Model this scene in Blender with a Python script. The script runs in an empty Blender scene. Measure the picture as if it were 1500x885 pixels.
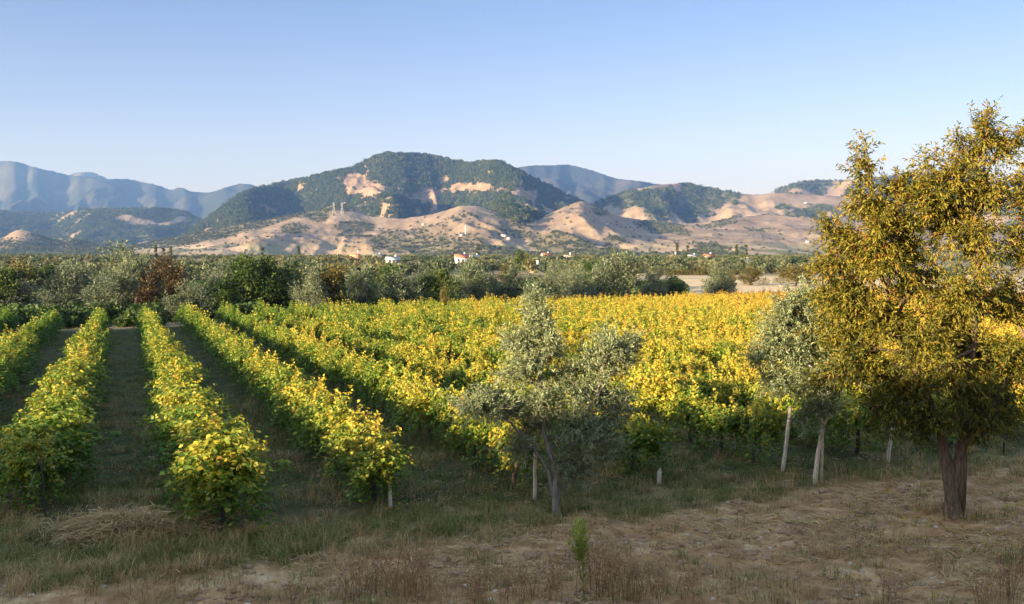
import bpy, math, random
import numpy as np
from mathutils import Vector

random.seed(7)
RNG = np.random.default_rng(11)
SC = bpy.context.scene
COL = SC.collection
R = math.radians

# ------------------------------------------------------------------ camera
F, CX, HY, EYE = 1472.0, 750.0, 371.0, 5.0       # focal length in photo pixels, centre column, horizon row, eye height
cam = bpy.data.cameras.new('camera'); cam.sensor_width = 36.0
cam.lens = 36.0 * F / 1500.0
cam.shift_y = -(442.5 - HY) / 1500.0
cam.clip_start = 0.1; cam.clip_end = 60000
camo = bpy.data.objects.new('camera', cam); COL.objects.link(camo)
camo.location = (0, 0, EYE); camo.rotation_euler = (R(90), 0, 0)
SC.camera = camo

# ------------------------------------------------------------------ sky, sun, exposure
SUN_EL, SUN_AZ = 9.0, 228.0                       # azimuth clockwise from +Y: low sun behind the viewer, to the left
world = bpy.data.worlds.new('World'); SC.world = world; world.use_nodes = True
wn, wl = world.node_tree.nodes, world.node_tree.links
sky = wn.new('ShaderNodeTexSky'); sky.sky_type = 'NISHITA'; sky.sun_disc = False
sky.sun_elevation = R(SUN_EL); sky.sun_rotation = R(SUN_AZ)
sky.air_density = 1.0; sky.dust_density = 0.5; sky.ozone_density = 2.6
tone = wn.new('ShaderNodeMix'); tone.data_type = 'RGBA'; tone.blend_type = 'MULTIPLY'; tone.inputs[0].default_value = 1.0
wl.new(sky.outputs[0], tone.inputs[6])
# upper dome brightened and warmed beyond the sky model, added fill for the shaded foreground
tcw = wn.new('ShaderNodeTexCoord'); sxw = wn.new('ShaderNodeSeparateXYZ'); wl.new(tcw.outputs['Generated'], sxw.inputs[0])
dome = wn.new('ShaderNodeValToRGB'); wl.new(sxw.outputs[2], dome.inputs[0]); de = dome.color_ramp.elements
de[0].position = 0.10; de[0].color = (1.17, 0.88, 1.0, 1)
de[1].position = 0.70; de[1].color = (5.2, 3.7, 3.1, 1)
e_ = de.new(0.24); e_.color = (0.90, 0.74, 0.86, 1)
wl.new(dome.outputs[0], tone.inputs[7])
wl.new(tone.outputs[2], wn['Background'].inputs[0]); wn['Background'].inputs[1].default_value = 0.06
sun = bpy.data.lights.new('sun', 'SUN'); sun.energy = 5.0; sun.angle = R(1.0); sun.color = (1.0, 0.83, 0.60)
suno = bpy.data.objects.new('sun', sun); COL.objects.link(suno)
sd = Vector((math.sin(R(SUN_AZ)) * math.cos(R(SUN_EL)), math.cos(R(SUN_AZ)) * math.cos(R(SUN_EL)), math.sin(R(SUN_EL))))
suno.rotation_euler = sd.to_track_quat('Z', 'Y').to_euler()
suno.location = (-40, -40, 40)
SC.view_settings.view_transform = 'Standard'; SC.view_settings.look = 'None'
SC.view_settings.exposure = 2.2; SC.view_settings.gamma = 1.0
SC.view_settings.use_curve_mapping = False
SC.render.engine = 'CYCLES'
cy = SC.cycles
cy.use_denoising = True; cy.max_bounces = 5; cy.diffuse_bounces = 3; cy.glossy_bounces = 2
cy.transmission_bounces = 3; cy.volume_bounces = 0; cy.transparent_max_bounces = 6
cy.use_adaptive_sampling = True; cy.adaptive_threshold = 0.02
cy.caustics_reflective = False; cy.caustics_refractive = False

# ------------------------------------------------------------------ pixel helpers (placing things on the ground plane)
SLOPE = 0.015                                     # the vineyard falls gently away from the railway
def gnd(px, py, h=0.0):
    Y = F * (EYE - h) / (py - HY - SLOPE * F)
    return Vector(((px - CX) / F * Y, Y, h))
def at(px, py, Y):
    return Vector(((px - CX) / F * Y, Y, EYE + (HY - py) / F * Y))

# ------------------------------------------------------------------ noise
def _h(ix, iy, s):
    n = (ix.astype(np.int64) * 374761393 + iy.astype(np.int64) * 668265263 + s * 974634777) & 0xffffffff
    n = ((n ^ (n >> 13)) * 1274126177) & 0xffffffff
    n = n ^ (n >> 16)
    return (n & 0xffff) / 65535.0
def vnoise(x, y, s=0):
    x = np.asarray(x, float); y = np.asarray(y, float)
    ix = np.floor(x); iy = np.floor(y); fx = x - ix; fy = y - iy
    fx = fx * fx * fx * (fx * (fx * 6 - 15) + 10); fy = fy * fy * fy * (fy * (fy * 6 - 15) + 10)
    a = _h(ix, iy, s); b = _h(ix + 1, iy, s); c = _h(ix, iy + 1, s); d = _h(ix + 1, iy + 1, s)
    return (a * (1 - fx) + b * fx) * (1 - fy) + (c * (1 - fx) + d * fx) * fy
def fbm(x, y, o=4, s=0, g=0.5):
    t = 0; a = 1; n = 0
    for i in range(o):
        t = t + a * vnoise(x * 2 ** i + 17.3 * i, y * 2 ** i - 9.1 * i, s + i); n += a; a *= g
    return t / n
def ridged(x, y, o=4, s=0):
    t = 0; a = 1; n = 0
    for i in range(o):
        t = t + a * (1 - np.abs(2 * vnoise(x * 2 ** i + 5.7 * i, y * 2 ** i + 3.3 * i, s + i) - 1)); n += a; a *= 0.5
    return t / n
def sstep(a, b, x):
    t = np.clip((x - a) / (b - a), 0, 1); return t * t * (3 - 2 * t)

# ------------------------------------------------------------------ mesh helpers
def mesh_np(name, V, faces, attrs=None, smooth=False):
    """V (n,3); faces: list of int arrays (m,k)."""
    me = bpy.data.meshes.new(name)
    V = np.asarray(V, dtype=np.float32)
    me.vertices.add(len(V)); me.vertices.foreach_set('co', V.ravel())
    faces = [np.asarray(f, dtype=np.int32) for f in faces if len(f)]
    loops = np.concatenate([f.ravel() for f in faces])
    tot = np.concatenate([np.full(len(f), f.shape[1], np.int32) for f in faces])
    st = np.concatenate([[0], np.cumsum(tot)[:-1]]).astype(np.int32)
    me.loops.add(len(loops)); me.loops.foreach_set('vertex_index', loops)
    me.polygons.add(len(tot)); me.polygons.foreach_set('loop_start', st)
    if smooth: me.polygons.foreach_set('use_smooth', np.ones(len(tot), bool))
    for k, a in (attrs or {}).items():
        a = np.asarray(a)
        if a.dtype.kind in 'iu':
            me.attributes.new(k, 'INT', 'POINT').data.foreach_set('value', a.astype(np.int32))
        elif a.ndim == 2:
            me.attributes.new(k, 'FLOAT_VECTOR', 'POINT').data.foreach_set('vector', a.astype(np.float32).ravel())
        else:
            me.attributes.new(k, 'FLOAT', 'POINT').data.foreach_set('value', a.astype(np.float32))
    me.update(calc_edges=True)
    return me

class MB:
    """gathers tubes, boxes and loose faces into ONE mesh"""
    def __init__(s): s.V = []; s.F = {}; s.n = 0; s.T = []
    def add(s, V, F, tint=0.5):
        V = np.asarray(V, float)
        for f in F:
            f = np.asarray(f)
            if len(f): s.F.setdefault(f.shape[1], []).append(f + s.n)
        s.V.append(V); s.n += len(V)
        s.T.append(np.full(len(V), tint) if np.isscalar(tint) else np.asarray(tint))
    def tube(s, pts, rad, k=6, cap=True, tint=0.5, rough=0.0):
        P = np.asarray(pts, float); n = len(P); rad = np.broadcast_to(np.asarray(rad, float), (n,))
        T = np.gradient(P, axis=0); T /= np.linalg.norm(T, axis=1)[:, None] + 1e-9
        ref = np.array([0.31, 0.95, 0.05]) if abs(T[0, 2]) > 0.5 else np.array([0.05, 0.1, 1.0])
        U = np.cross(T, ref); U /= np.linalg.norm(U, axis=1)[:, None] + 1e-9
        W = np.cross(T, U)
        a = np.arange(k) * 2 * math.pi / k
        rr = rad[:, None] * (1 + rough * (RNG.random((n, k)) - .5) * 2)
        V = P[:, None, :] + rr[..., None] * (np.cos(a)[None, :, None] * U[:, None, :] + np.sin(a)[None, :, None] * W[:, None, :])
        i = np.arange(n - 1)[:, None] * k; j = np.arange(k)[None, :]; j2 = (j + 1) % k
        Q = np.stack([i + j, i + j2, i + k + j2, i + k + j], -1).reshape(-1, 4)
        F = [Q]
        if cap: F.append(np.array([list(range(k))[::-1], [(n - 1) * k + q for q in range(k)]]))
        s.add(V.reshape(-1, 3), F, tint)
    def box(s, c, d, rz=0.0, taper=1.0):
        x, y, z = np.array(d) / 2.0
        V = np.array([[-x, -y, -z], [x, -y, -z], [x, y, -z], [-x, y, -z], [-x * taper, -y * taper, z], [x * taper, -y * taper, z], [x * taper, y * taper, z], [-x * taper, y * taper, z]])
        ca, sa = math.cos(rz), math.sin(rz)
        V = np.stack([V[:, 0] * ca - V[:, 1] * sa, V[:, 0] * sa + V[:, 1] * ca, V[:, 2]], 1) + np.array(c)
        s.add(V, [np.array([[0, 3, 2, 1], [4, 5, 6, 7], [0, 1, 5, 4], [1, 2, 6, 5], [2, 3, 7, 6], [3, 0, 4, 7]])])
    def mesh(s, name, smooth=False):
        return mesh_np(name, np.concatenate(s.V), [np.concatenate(f) for f in s.F.values()], {'tint': np.concatenate(s.T)}, smooth)

def link(name, me, mat=None, parent=None, loc=None, rz=0.0):
    o = bpy.data.objects.new(name, me); COL.objects.link(o)
    if mat is not None and me is not None and not me.materials: me.materials.append(mat)
    if parent is not None: o.parent = parent
    if loc is not None: o.location = loc
    if rz: o.rotation_euler = (0, 0, rz)
    return o
def tag(o, label=None, cat=None, group=None, kind=None):
    if label: o['label'] = label
    if cat: o['category'] = cat
    if group: o['group'] = group
    if kind: o['kind'] = kind
    return o
def thing(name, label, cat, loc=(0, 0, 0), rz=0.0, group=None):
    o = bpy.data.objects.new(name, None); COL.objects.link(o)
    o.location = loc; o.rotation_euler = (0, 0, rz); o.empty_display_size = 0.2
    return tag(o, label, cat, group)

# ------------------------------------------------------------------ materials
def new_mat(name):
    m = bpy.data.materials.new(name); m.use_nodes = True
    return m, m.node_tree.nodes, m.node_tree.links
def ramp(nt, stops):
    r = nt.new('ShaderNodeValToRGB'); e = r.color_ramp.elements
    while len(e) < len(stops): e.new(0.5)
    for i, (p, c) in enumerate(stops): e[i].position = p; e[i].color = (*c, 1)
    return r
def attr(nt, name):
    a = nt.new('ShaderNodeAttribute'); a.attribute_name = name; return a
def mth(nt, L, op, a, b=None):
    n = nt.new('ShaderNodeMath'); n.operation = op
    for i, v in enumerate((a, b)):
        if v is None: continue
        if isinstance(v, (int, float)): n.inputs[i].default_value = v
        else: L.new(v, n.inputs[i])
    return n.outputs[0]
def leaf_mat(name, stops, trans=0.35, spread=0.35, spec=0.25, rough=0.55, back=None, place=0.0, place_scale=0.1, place_x=0.0):
    """leaf colour from the per-leaf tint, the plant's own random value and, where asked, a slow drift over the field"""
    m, nt, L = new_mat(name)
    t = attr(nt, 'tint').outputs['Fac']
    oi = nt.new('ShaderNodeObjectInfo')
    v = mth(nt, L, 'ADD', t, mth(nt, L, 'MULTIPLY', mth(nt, L, 'SUBTRACT', oi.outputs['Random'], 0.5), spread))
    if place:
        nz = nt.new('ShaderNodeTexNoise'); nz.inputs['Scale'].default_value = place_scale; nz.inputs['Detail'].default_value = 2
        L.new(oi.outputs['Location'], nz.inputs['Vector'])
        v = mth(nt, L, 'ADD', v, mth(nt, L, 'MULTIPLY', mth(nt, L, 'SUBTRACT', nz.outputs['Fac'], 0.5), place))
        sx = nt.new('ShaderNodeSeparateXYZ'); L.new(oi.outputs['Location'], sx.inputs[0])
        v = mth(nt, L, 'ADD', v, mth(nt, L, 'MULTIPLY', mth(nt, L, 'ADD', sx.outputs[0], 0.35 * 0), place_x))
    r = ramp(nt, stops); L.new(v, r.inputs[0])
    col = r.outputs[0]
    if back is not None:
        g = nt.new('ShaderNodeNewGeometry'); mx = nt.new('ShaderNodeMix'); mx.data_type = 'RGBA'
        L.new(g.outputs['Backfacing'], mx.inputs[0]); L.new(col, mx.inputs[6]); mx.inputs[7].default_value = (*back, 1)
        col = mx.outputs[2]
    b = nt['Principled BSDF']; L.new(col, b.inputs['Base Color'])
    b.inputs['Roughness'].default_value = rough; b.inputs['Specular IOR Level'].default_value = spec
    tr = nt.new('ShaderNodeBsdfTranslucent'); L.new(col, tr.inputs['Color'])
    mix = nt.new('ShaderNodeMixShader'); mix.inputs[0].default_value = trans
    L.new(b.outputs[0], mix.inputs[1]); L.new(tr.outputs[0], mix.inputs[2]); L.new(mix.outputs[0], nt['Material Output'].inputs[0])
    return m
def solid_mat(name, col, col2=None, scale=6.0, rough=0.85, bump=0.3, stretch=(1, 1, 1), spec=0.2, use_tint=False):
    m, nt, L = new_mat(name); b = nt['Principled BSDF']
    b.inputs['Roughness'].default_value = rough; b.inputs['Specular IOR Level'].default_value = spec
    tc = nt.new('ShaderNodeTexCoord'); mp = nt.new('ShaderNodeMapping'); mp.inputs['Scale'].default_value = stretch
    L.new(tc.outputs['Object'], mp.inputs[0])
    nz = nt.new('ShaderNodeTexNoise'); nz.inputs['Scale'].default_value = scale; nz.inputs['Detail'].default_value = 6; nz.inputs['Roughness'].default_value = 0.65
    L.new(mp.outputs[0], nz.inputs['Vector'])
    r = ramp(nt, [(0.3, col), (0.7, col2 or col)]); 
    if use_tint:
        L.new(mth(nt, L, 'ADD', mth(nt, L, 'MULTIPLY', nz.outputs['Fac'], 0.3), mth(nt, L, 'MULTIPLY', attr(nt, 'tint').outputs['Fac'], 0.7)), r.inputs[0])
    else: L.new(nz.outputs['Fac'], r.inputs[0])
    L.new(r.outputs[0], b.inputs['Base Color'])
    if bump:
        bp = nt.new('ShaderNodeBump'); bp.inputs['Strength'].default_value = bump; bp.inputs['Distance'].default_value = 0.02
        L.new(nz.outputs['Fac'], bp.inputs['Height']); L.new(bp.outputs[0], b.inputs['Normal'])
    return m

M = {}
M['vine'] = leaf_mat('vine_leaf', [(0.0, (0.055, 0.115, 0.012)), (0.3, (0.13, 0.20, 0.02)), (0.52, (0.31, 0.285, 0.03)), (0.75, (0.49, 0.365, 0.036)), (0.92, (0.47, 0.27, 0.033)), (1.0, (0.25, 0.11, 0.03))],
                     trans=0.38, spread=0.25, place=0.35, place_scale=0.09, place_x=0.0095)
M['vinewood'] = solid_mat('vine_bark', (0.035, 0.025, 0.018), (0.11, 0.085, 0.065), 14, bump=0.8, stretch=(3, 3, .5))
M['olive'] = leaf_mat('olive_leaf', [(0.0, (0.030, 0.056, 0.022)), (0.5, (0.08, 0.115, 0.045)), (1.0, (0.22, 0.24, 0.115))], trans=0.15, spread=0.3, spec=0.25, rough=0.55, back=(0.16, 0.17, 0.10))
M['silver'] = leaf_mat('silver_olive_leaf', [(0.0, (0.075, 0.11, 0.042)), (0.5, (0.17, 0.20, 0.085)), (1.0, (0.33, 0.315, 0.155))], trans=0.2, spread=0.2, spec=0.25, rough=0.55, back=(0.27, 0.30, 0.15))
M['olivebark'] = solid_mat('olive_bark', (0.10, 0.08, 0.06), (0.30, 0.26, 0.20), 9, bump=0.8, stretch=(3, 3, .6))
M['peach'] = leaf_mat('autumn_leaf', [(0.0, (0.035, 0.05, 0.010)), (0.3, (0.10, 0.10, 0.014)), (0.55, (0.20, 0.18, 0.02)), (0.85, (0.31, 0.215, 0.026)), (0.96, (0.29, 0.12, 0.02)), (1.0, (0.22, 0.07, 0.02))], trans=0.35, spread=0.0)
M['peachbark'] = solid_mat('dark_bark', (0.045, 0.03, 0.018), (0.20, 0.135, 0.08), 8, bump=1.0, stretch=(3, 3, .5))
M['broad'] = leaf_mat('broad_leaf', [(0.0, (0.022, 0.045, 0.010)), (0.5, (0.06, 0.095, 0.018)), (1.0, (0.14, 0.15, 0.03))], trans=0.25, spread=0.35)
M['rust'] = leaf_mat('rust_leaf', [(0.0, (0.04, 0.028, 0.012)), (0.5, (0.095, 0.058, 0.02)), (1.0, (0.15, 0.095, 0.03))], trans=0.25, spread=0.1)
M['bronze'] = leaf_mat('bronze_leaf', [(0.0, (0.05, 0.055, 0.012)), (0.5, (0.13, 0.11, 0.025)), (1.0, (0.22, 0.16, 0.04))], trans=0.25, spread=0.3)
M['lime'] = leaf_mat('lime_leaf', [(0.0, (0.16, 0.22, 0.03)), (1.0, (0.42, 0.46, 0.08))], trans=0.4, spread=0.1)
M['pine'] = leaf_mat('pine_foliage', [(0.0, (0.022, 0.042, 0.016)), (0.5, (0.045, 0.07, 0.022)), (1.0, (0.10, 0.115, 0.035))], trans=0.0, spread=0.9, spec=0.1, rough=0.8)
M['scrub'] = leaf_mat('scrub_foliage', [(0.0, (0.035, 0.05, 0.022)), (1.0, (0.10, 0.11, 0.05))], trans=0.0, spread=0.7, spec=0.1, rough=0.8)
M['orchard'] = leaf_mat('orchard_foliage', [(0.0, (0.03, 0.05, 0.018)), (0.45, (0.085, 0.105, 0.04)), (0.75, (0.15, 0.15, 0.07)), (1.0, (0.16, 0.12, 0.03))], trans=0.15, spread=0.75, spec=0.2)
M['farwood'] = solid_mat('bark', (0.05, 0.04, 0.03), (0.12, 0.1, 0.08), 8, bump=0.3)
M['grass'] = leaf_mat('grass_blade', [(0.0, (0.075, 0.11, 0.018)), (0.4, (0.15, 0.16, 0.035)), (0.7, (0.28, 0.23, 0.07)), (1.0, (0.45, 0.33, 0.13))], trans=0.25, spread=0.55)
M['straw'] = leaf_mat('straw', [(0.0, (0.14, 0.078, 0.032)), (0.5, (0.36, 0.23, 0.09)), (1.0, (0.62, 0.44, 0.18))], trans=0.15, spread=0.3)
M['redweed'] = leaf_mat('red_dry_weed', [(0.0, (0.18, 0.085, 0.045)), (0.6, (0.34, 0.18, 0.09)), (1.0, (0.48, 0.31, 0.15))], trans=0.15, spread=0.4)
M['concrete'] = solid_mat('old_concrete', (0.46, 0.37, 0.25), (0.74, 0.61, 0.44), 11, bump=0.5)
M['wire'] = solid_mat('grey_wire', (0.12, 0.11, 0.10), (0.2, 0.18, 0.16), 20, rough=0.5, bump=0)
M['stone'] = solid_mat('pale_stone', (0.34, 0.27, 0.2), (0.6, 0.5, 0.38), 5, bump=0.5)
M['white'] = solid_mat('white_render', (0.50, 0.47, 0.42), (0.66, 0.63, 0.58), 1, bump=0)
M['orangewall'] = solid_mat('orange_render', (0.62, 0.26, 0.13), (0.7, 0.32, 0.17), 1, bump=0)
M['tanwall'] = solid_mat('tan_render', (0.33, 0.25, 0.18), (0.44, 0.34, 0.25), 1, bump=0)
M['roof'] = solid_mat('red_roof_tile', (0.36, 0.11, 0.06), (0.5, 0.18, 0.10), 2, bump=0)
M['greyroof'] = solid_mat('grey_roof', (0.3, 0.28, 0.26), (0.42, 0.4, 0.37), 2, bump=0)
M['glass'] = solid_mat('dark_window', (0.03, 0.035, 0.045), (0.05, 0.055, 0.07), 2, rough=0.1, bump=0, spec=0.5)
M['steel'] = solid_mat('galvanised_steel', (0.3, 0.3, 0.3), (0.42, 0.42, 0.42), 4, rough=0.5, bump=0)
M['unseen_coach'] = solid_mat('unseen_carriage_paint', (0.10, 0.13, 0.2), (0.14, 0.17, 0.25), 1, rough=0.4, bump=0)

# ------------------------------------------------------------------ vineyard frame: p across the rows, t along them
RD = np.array([-0.3616, 0.9323]); PD = np.array([0.9323, 0.3616])
SP, P0, T0 = 3.27, 1.70, 20.0
def pt(p, t): return p * PD + t * RD
def to_pt(x, y): return x * PD[0] + y * PD[1], x * RD[0] + y * RD[1]
def far_edge(p): return np.interp(p, [-2, 28, 79, 130], [87, 102, 122, 134])
def edge_Y(px):
    Y = np.linspace(40, 220, 721); p, t = to_pt((px - CX) / F * Y, Y); return float(Y[np.argmax(t > far_edge(p))])

# ------------------------------------------------------------------ ground
_b = [gnd(*q) for q in ((0, 870), (450, 820), (700, 790), (850, 760), (1000, 735), (1100, 715), (1500, 680))]
_bx = np.array([-30] + [v.x for v in _b] + [30.]); _by = np.array([13.0] + [v.y for v in _b] + [30.])
def bare(x, y):
    """1 on the bare dirt strip in front of the vineyard"""
    w = 1.6 * (fbm(x * .35, y * .35, 3, 5) - .5) * 2
    return 1 - sstep(-0.7, 0.5, y - np.interp(x, _bx, _by) + w)
def ground_z(x, y):
    x = np.asarray(x, float); y = np.asarray(y, float)
    near = (1 - sstep(60, 90, np.abs(x))) * (1 - sstep(80, 130, y))
    z = -SLOPE * np.clip(y, 0, 145) + 145 * SLOPE * sstep(130, 600, y) + near * (0.26 * (fbm(x * .16, y * .16, 3, 21) - .5) + 0.24 * (fbm(x * .9, y * .9, 5, 22, .6) - .5) + 0.05 * (fbm(x * 5, y * 5, 2, 23) - .5) * (1 - sstep(26, 34, y)))
    hx, hy = gnd(192, 790)[:2]
    z = z + 0.34 * np.exp(-(((x - hx) / .95) ** 2 + ((y - hy) / 0.8) ** 2))           # the heap under the straw
    yb = np.interp(x, _bx, _by) + .25 * (fbm(x * .3, x * 0, 2, 77) - .5)
    for off in (1.5, 3.0):
        z = z - near * .075 * np.exp(-((y - yb + off) / .17) ** 2) * (.4 + .6 * vnoise(x * .7, x * 0 + off, 78))      # wheel ruts
    p, t = to_pt(x, y)
    k = np.abs(((p - P0) / SP + .5) % 1 - .5) * SP
    z = z + near * 0.12 * np.exp(-(k / .5) ** 2) * sstep(T0 - 1, T0 + .5, t)              # earth mounded along the rows
    z = z + 2.6 * (1 - sstep(3.2, 12.2, y)) * (1 - sstep(12, 20, -y))                     # railway bank
    return z
def axis(lo, hi, c0, c1, step, n):
    mid = np.arange(c0, c1 + step / 2, step)
    a = c1 + (hi - c1) * (np.linspace(0, 1, n + 1)[1:] ** 4 * .97 + np.linspace(0, 1, n + 1)[1:] * .03)
    b = c0 + (lo - c0) * (np.linspace(0, 1, n + 1)[1:] ** 4 * .97 + np.linspace(0, 1, n + 1)[1:] * .03)
    return np.concatenate([b[::-1], mid, a])
gx = axis(-9000, 9000, -19, 22, 0.10, 60); gy = axis(-1500, 13000, 11, 34, 0.08, 130)
GX, GY = np.meshgrid(gx, gy)
GZ = ground_z(GX, GY)
nx, ny = len(gx), len(gy)
idx = np.arange(nx * ny).reshape(ny, nx)
Q = np.stack([idx[:-1, :-1], idx[:-1, 1:], idx[1:, 1:], idx[1:, :-1]], -1).reshape(-1, 4)
fx, fy = GX.ravel(), GY.ravel()
a_bare = bare(fx, fy)
p_, t_ = to_pt(fx, fy)
invine = sstep(T0 - .5, T0 + 1, t_) * (1 - sstep(0, 3, t_ - far_edge(p_))) * sstep(-45, -40, p_)
gm = mesh_np('ground', np.stack([fx, fy, GZ.ravel()], 1), [Q], {'bare': a_bare, 'beyond': sstep(0, 4, t_ - far_edge(p_)), 'vineyard': invine, 'stubble': sstep(.13, .17, fx / np.maximum(fy, 1)) * (1 - sstep(270, 310, fy))}, True)
def ground_mat():
    m, nt, L = new_mat('earth'); b = nt['Principled BSDF']; b.inputs['Roughness'].default_value = 0.95; b.inputs['Specular IOR Level'].default_value = 0.08
    tc = nt.new('ShaderNodeTexCoord')
    def nz(scale, det=6, ro=0.6, st=None):
        n = nt.new('ShaderNodeTexNoise'); n.inputs['Scale'].default_value = scale; n.inputs['Detail'].default_value = det; n.inputs['Roughness'].default_value = ro
        if st:
            mp = nt.new('ShaderNodeMapping'); mp.inputs['Scale'].default_value = st; mp.inputs['Rotation'].default_value = (0, 0, 0.3); L.new(tc.outputs['Object'], mp.inputs[0]); L.new(mp.outputs[0], n.inputs['Vector'])
        else: L.new(tc.outputs['Object'], n.inputs['Vector'])
        return n.outputs['Fac']
    def mix(f, a, c):
        x = nt.new('ShaderNodeMix'); x.data_type = 'RGBA'; L.new(f, x.inputs[0]); L.new(a, x.inputs[6]); L.new(c, x.inputs[7]); return x.outputs[2]
    def rp(v, st): r = ramp(nt, st); L.new(v, r.inputs[0]); return r.outputs[0]
    dirt = rp(nz(2.2, 8, .7), [(.3, (.14, .075, .032)), (.5, (.33, .187, .08)), (.7, (.51, .32, .15))])
    turf = rp(nz(1.1, 7, .7), [(.35, (.075, .07, .022)), (.52, (.17, .12, .05)), (.7, (.32, .21, .10))])
    straw = rp(nz(9, 6, .7, (1, .35, 1)), [(.35, (.30, .19, .09)), (.7, (.60, .44, .23))])
    sm = rp(nz(.55, 6, .72), [(.52, (0, 0, 0)), (.66, (1, 1, 1))])
    c1 = mix(sm, dirt, straw)
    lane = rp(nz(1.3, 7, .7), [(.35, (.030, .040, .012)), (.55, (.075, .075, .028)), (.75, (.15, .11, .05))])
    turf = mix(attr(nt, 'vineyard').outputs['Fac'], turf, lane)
    c2 = mix(attr(nt, 'bare').outputs['Fac'], turf, c1)
    # the plain beyond: a patchwork of stubble, dry soil and green fields
    vo = nt.new('ShaderNodeTexVoronoi'); vo.inputs['Scale'].default_value = 1 / 90.0; mp = nt.new('ShaderNodeMapping'); mp.inputs['Scale'].default_value = (1, .6, 1); L.new(tc.outputs['Object'], mp.inputs[0]); L.new(mp.outputs[0], vo.inputs['Vector'])
    sp = nt.new('ShaderNodeSeparateColor'); L.new(vo.outputs['Color'], sp.inputs[0])
    field = rp(sp.outputs[0], [(0, (.20, .16, .07)), (.25, (.36, .26, .16)), (.45, (.11, .12, .04)), (.6, (.30, .23, .12)), (.8, (.08, .095, .035)), (1, (.40, .29, .19))])
    for n_ in nt:
        if n_.type == 'VALTORGB' and n_.outputs[0] == field: n_.color_ramp.interpolation = 'CONSTANT'
    field = mix(nz(.08, 5), field, rp(nz(.4, 5), [(.4, (.14, .12, .06)), (.65, (.34, .26, .15))]))
    field = mix(attr(nt, 'stubble').outputs['Fac'], field, rp(nz(.5, 7), [(.35, (.42, .31, .16)), (.6, (.62, .46, .26))]))
    c3 = mix(attr(nt, 'beyond').outputs['Fac'], c2, field)
    L.new(c3, b.inputs['Base Color'])
    bp = nt.new('ShaderNodeBump'); bp.inputs['Strength'].default_value = .7; bp.inputs['Distance'].default_value = .06
    L.new(nz(7, 8, .7), bp.inputs['Height']); L.new(bp.outputs[0], b.inputs['Normal'])
    return m
M['ground'] = ground_mat()
ground = link('ground', gm, M['ground']); tag(ground, 'dry brown earth and stubble under the vineyard and plain', 'ground', kind='structure')

# ------------------------------------------------------------------ hills: ridge lines standing at their own distances
LAY = {
 'far_left':  (9000, 3200, 2500, [(-500, 250), (-100, 242), (0, 236), (20, 235), (50, 245), (100, 256), (160, 262), (190, 262), (235, 272), (250, 279), (265, 273), (280, 281), (310, 281), (350, 268), (372, 271), (450, 292), (600, 340), (700, 372)]),
 'far_tip':   (10500, 2500, 1500, [(60, 372), (90, 262), (112, 252), (135, 251), (160, 263), (200, 290), (240, 372)]),
 'wood_left': (5200, 1500, 1500, [(-500, 320), (-100, 310), (0, 308), (60, 313), (120, 307), (200, 305), (265, 307), (295, 322), (330, 345), (380, 372)]),
 'knoll_a':   (2900, 700, 500, [(-300, 345), (-60, 352), (0, 349), (28, 333), (45, 337), (62, 345), (85, 352), (105, 347), (118, 351), (150, 359), (185, 366), (260, 372)]),
 'main':      (4000, 1750, 1500, [(225, 372), (262, 350), (290, 332), (330, 301), (350, 287), (370, 277), (420, 266), (470, 254), (520, 243), (550, 228), (565, 223), (600, 225), (640, 229), (665, 236), (690, 238), (710, 235), (730, 236), (760, 250), (800, 271), (840, 290), (875, 309), (920, 345), (960, 372)]),
 'foot':      (2700, 1150, 900, [(140, 372), (180, 362), (250, 347), (330, 331), (420, 315), (470, 304), (490, 298), (512, 301), (540, 313), (590, 319), (640, 311), (676, 299), (700, 301), (740, 312), (790, 318), (822, 304), (851, 291), (872, 301), (905, 314), (960, 324), (1040, 332), (1140, 340), (1300, 352), (1500, 362), (1700, 372)]),
 'far_right': (8200, 2600, 2000, [(560, 372), (640, 300), (740, 250), (770, 243), (800, 241), (832, 241), (870, 250), (900, 260), (950, 267), (1000, 275), (1060, 290), (1150, 325), (1250, 372)]),
 'mid_right': (4400, 1600, 1400, [(780, 372), (830, 315), (862, 298), (890, 289), (930, 276), (975, 268), (1005, 267), (1040, 275), (1080, 281), (1110, 285), (1150, 281), (1200, 285), (1300, 290), (1500, 300), (1750, 320), (2000, 350)]),
 'tip_right': (5800, 1500, 1500, [(1040, 372), (1085, 300), (1140, 276), (1170, 266), (1210, 263), (1260, 262), (1350, 252), (1450, 260), (1600, 262), (1800, 290), (2000, 330)]),
 'foot_right': (3100, 1200, 900, [(820, 372), (870, 341), (950, 331), (1050, 322), (1120, 312), (1200, 318), (1300, 325), (1500, 332), (1700, 340), (2000, 360)]),
}
NU, NYH = 1150, 460
hu = np.linspace(-0.78, 0.78, NU); hY = 1480 * (12000 / 1480.) ** np.linspace(0, 1, NYH)
HU, HYY = np.meshgrid(hu, hY); HX = HU * HYY
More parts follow.
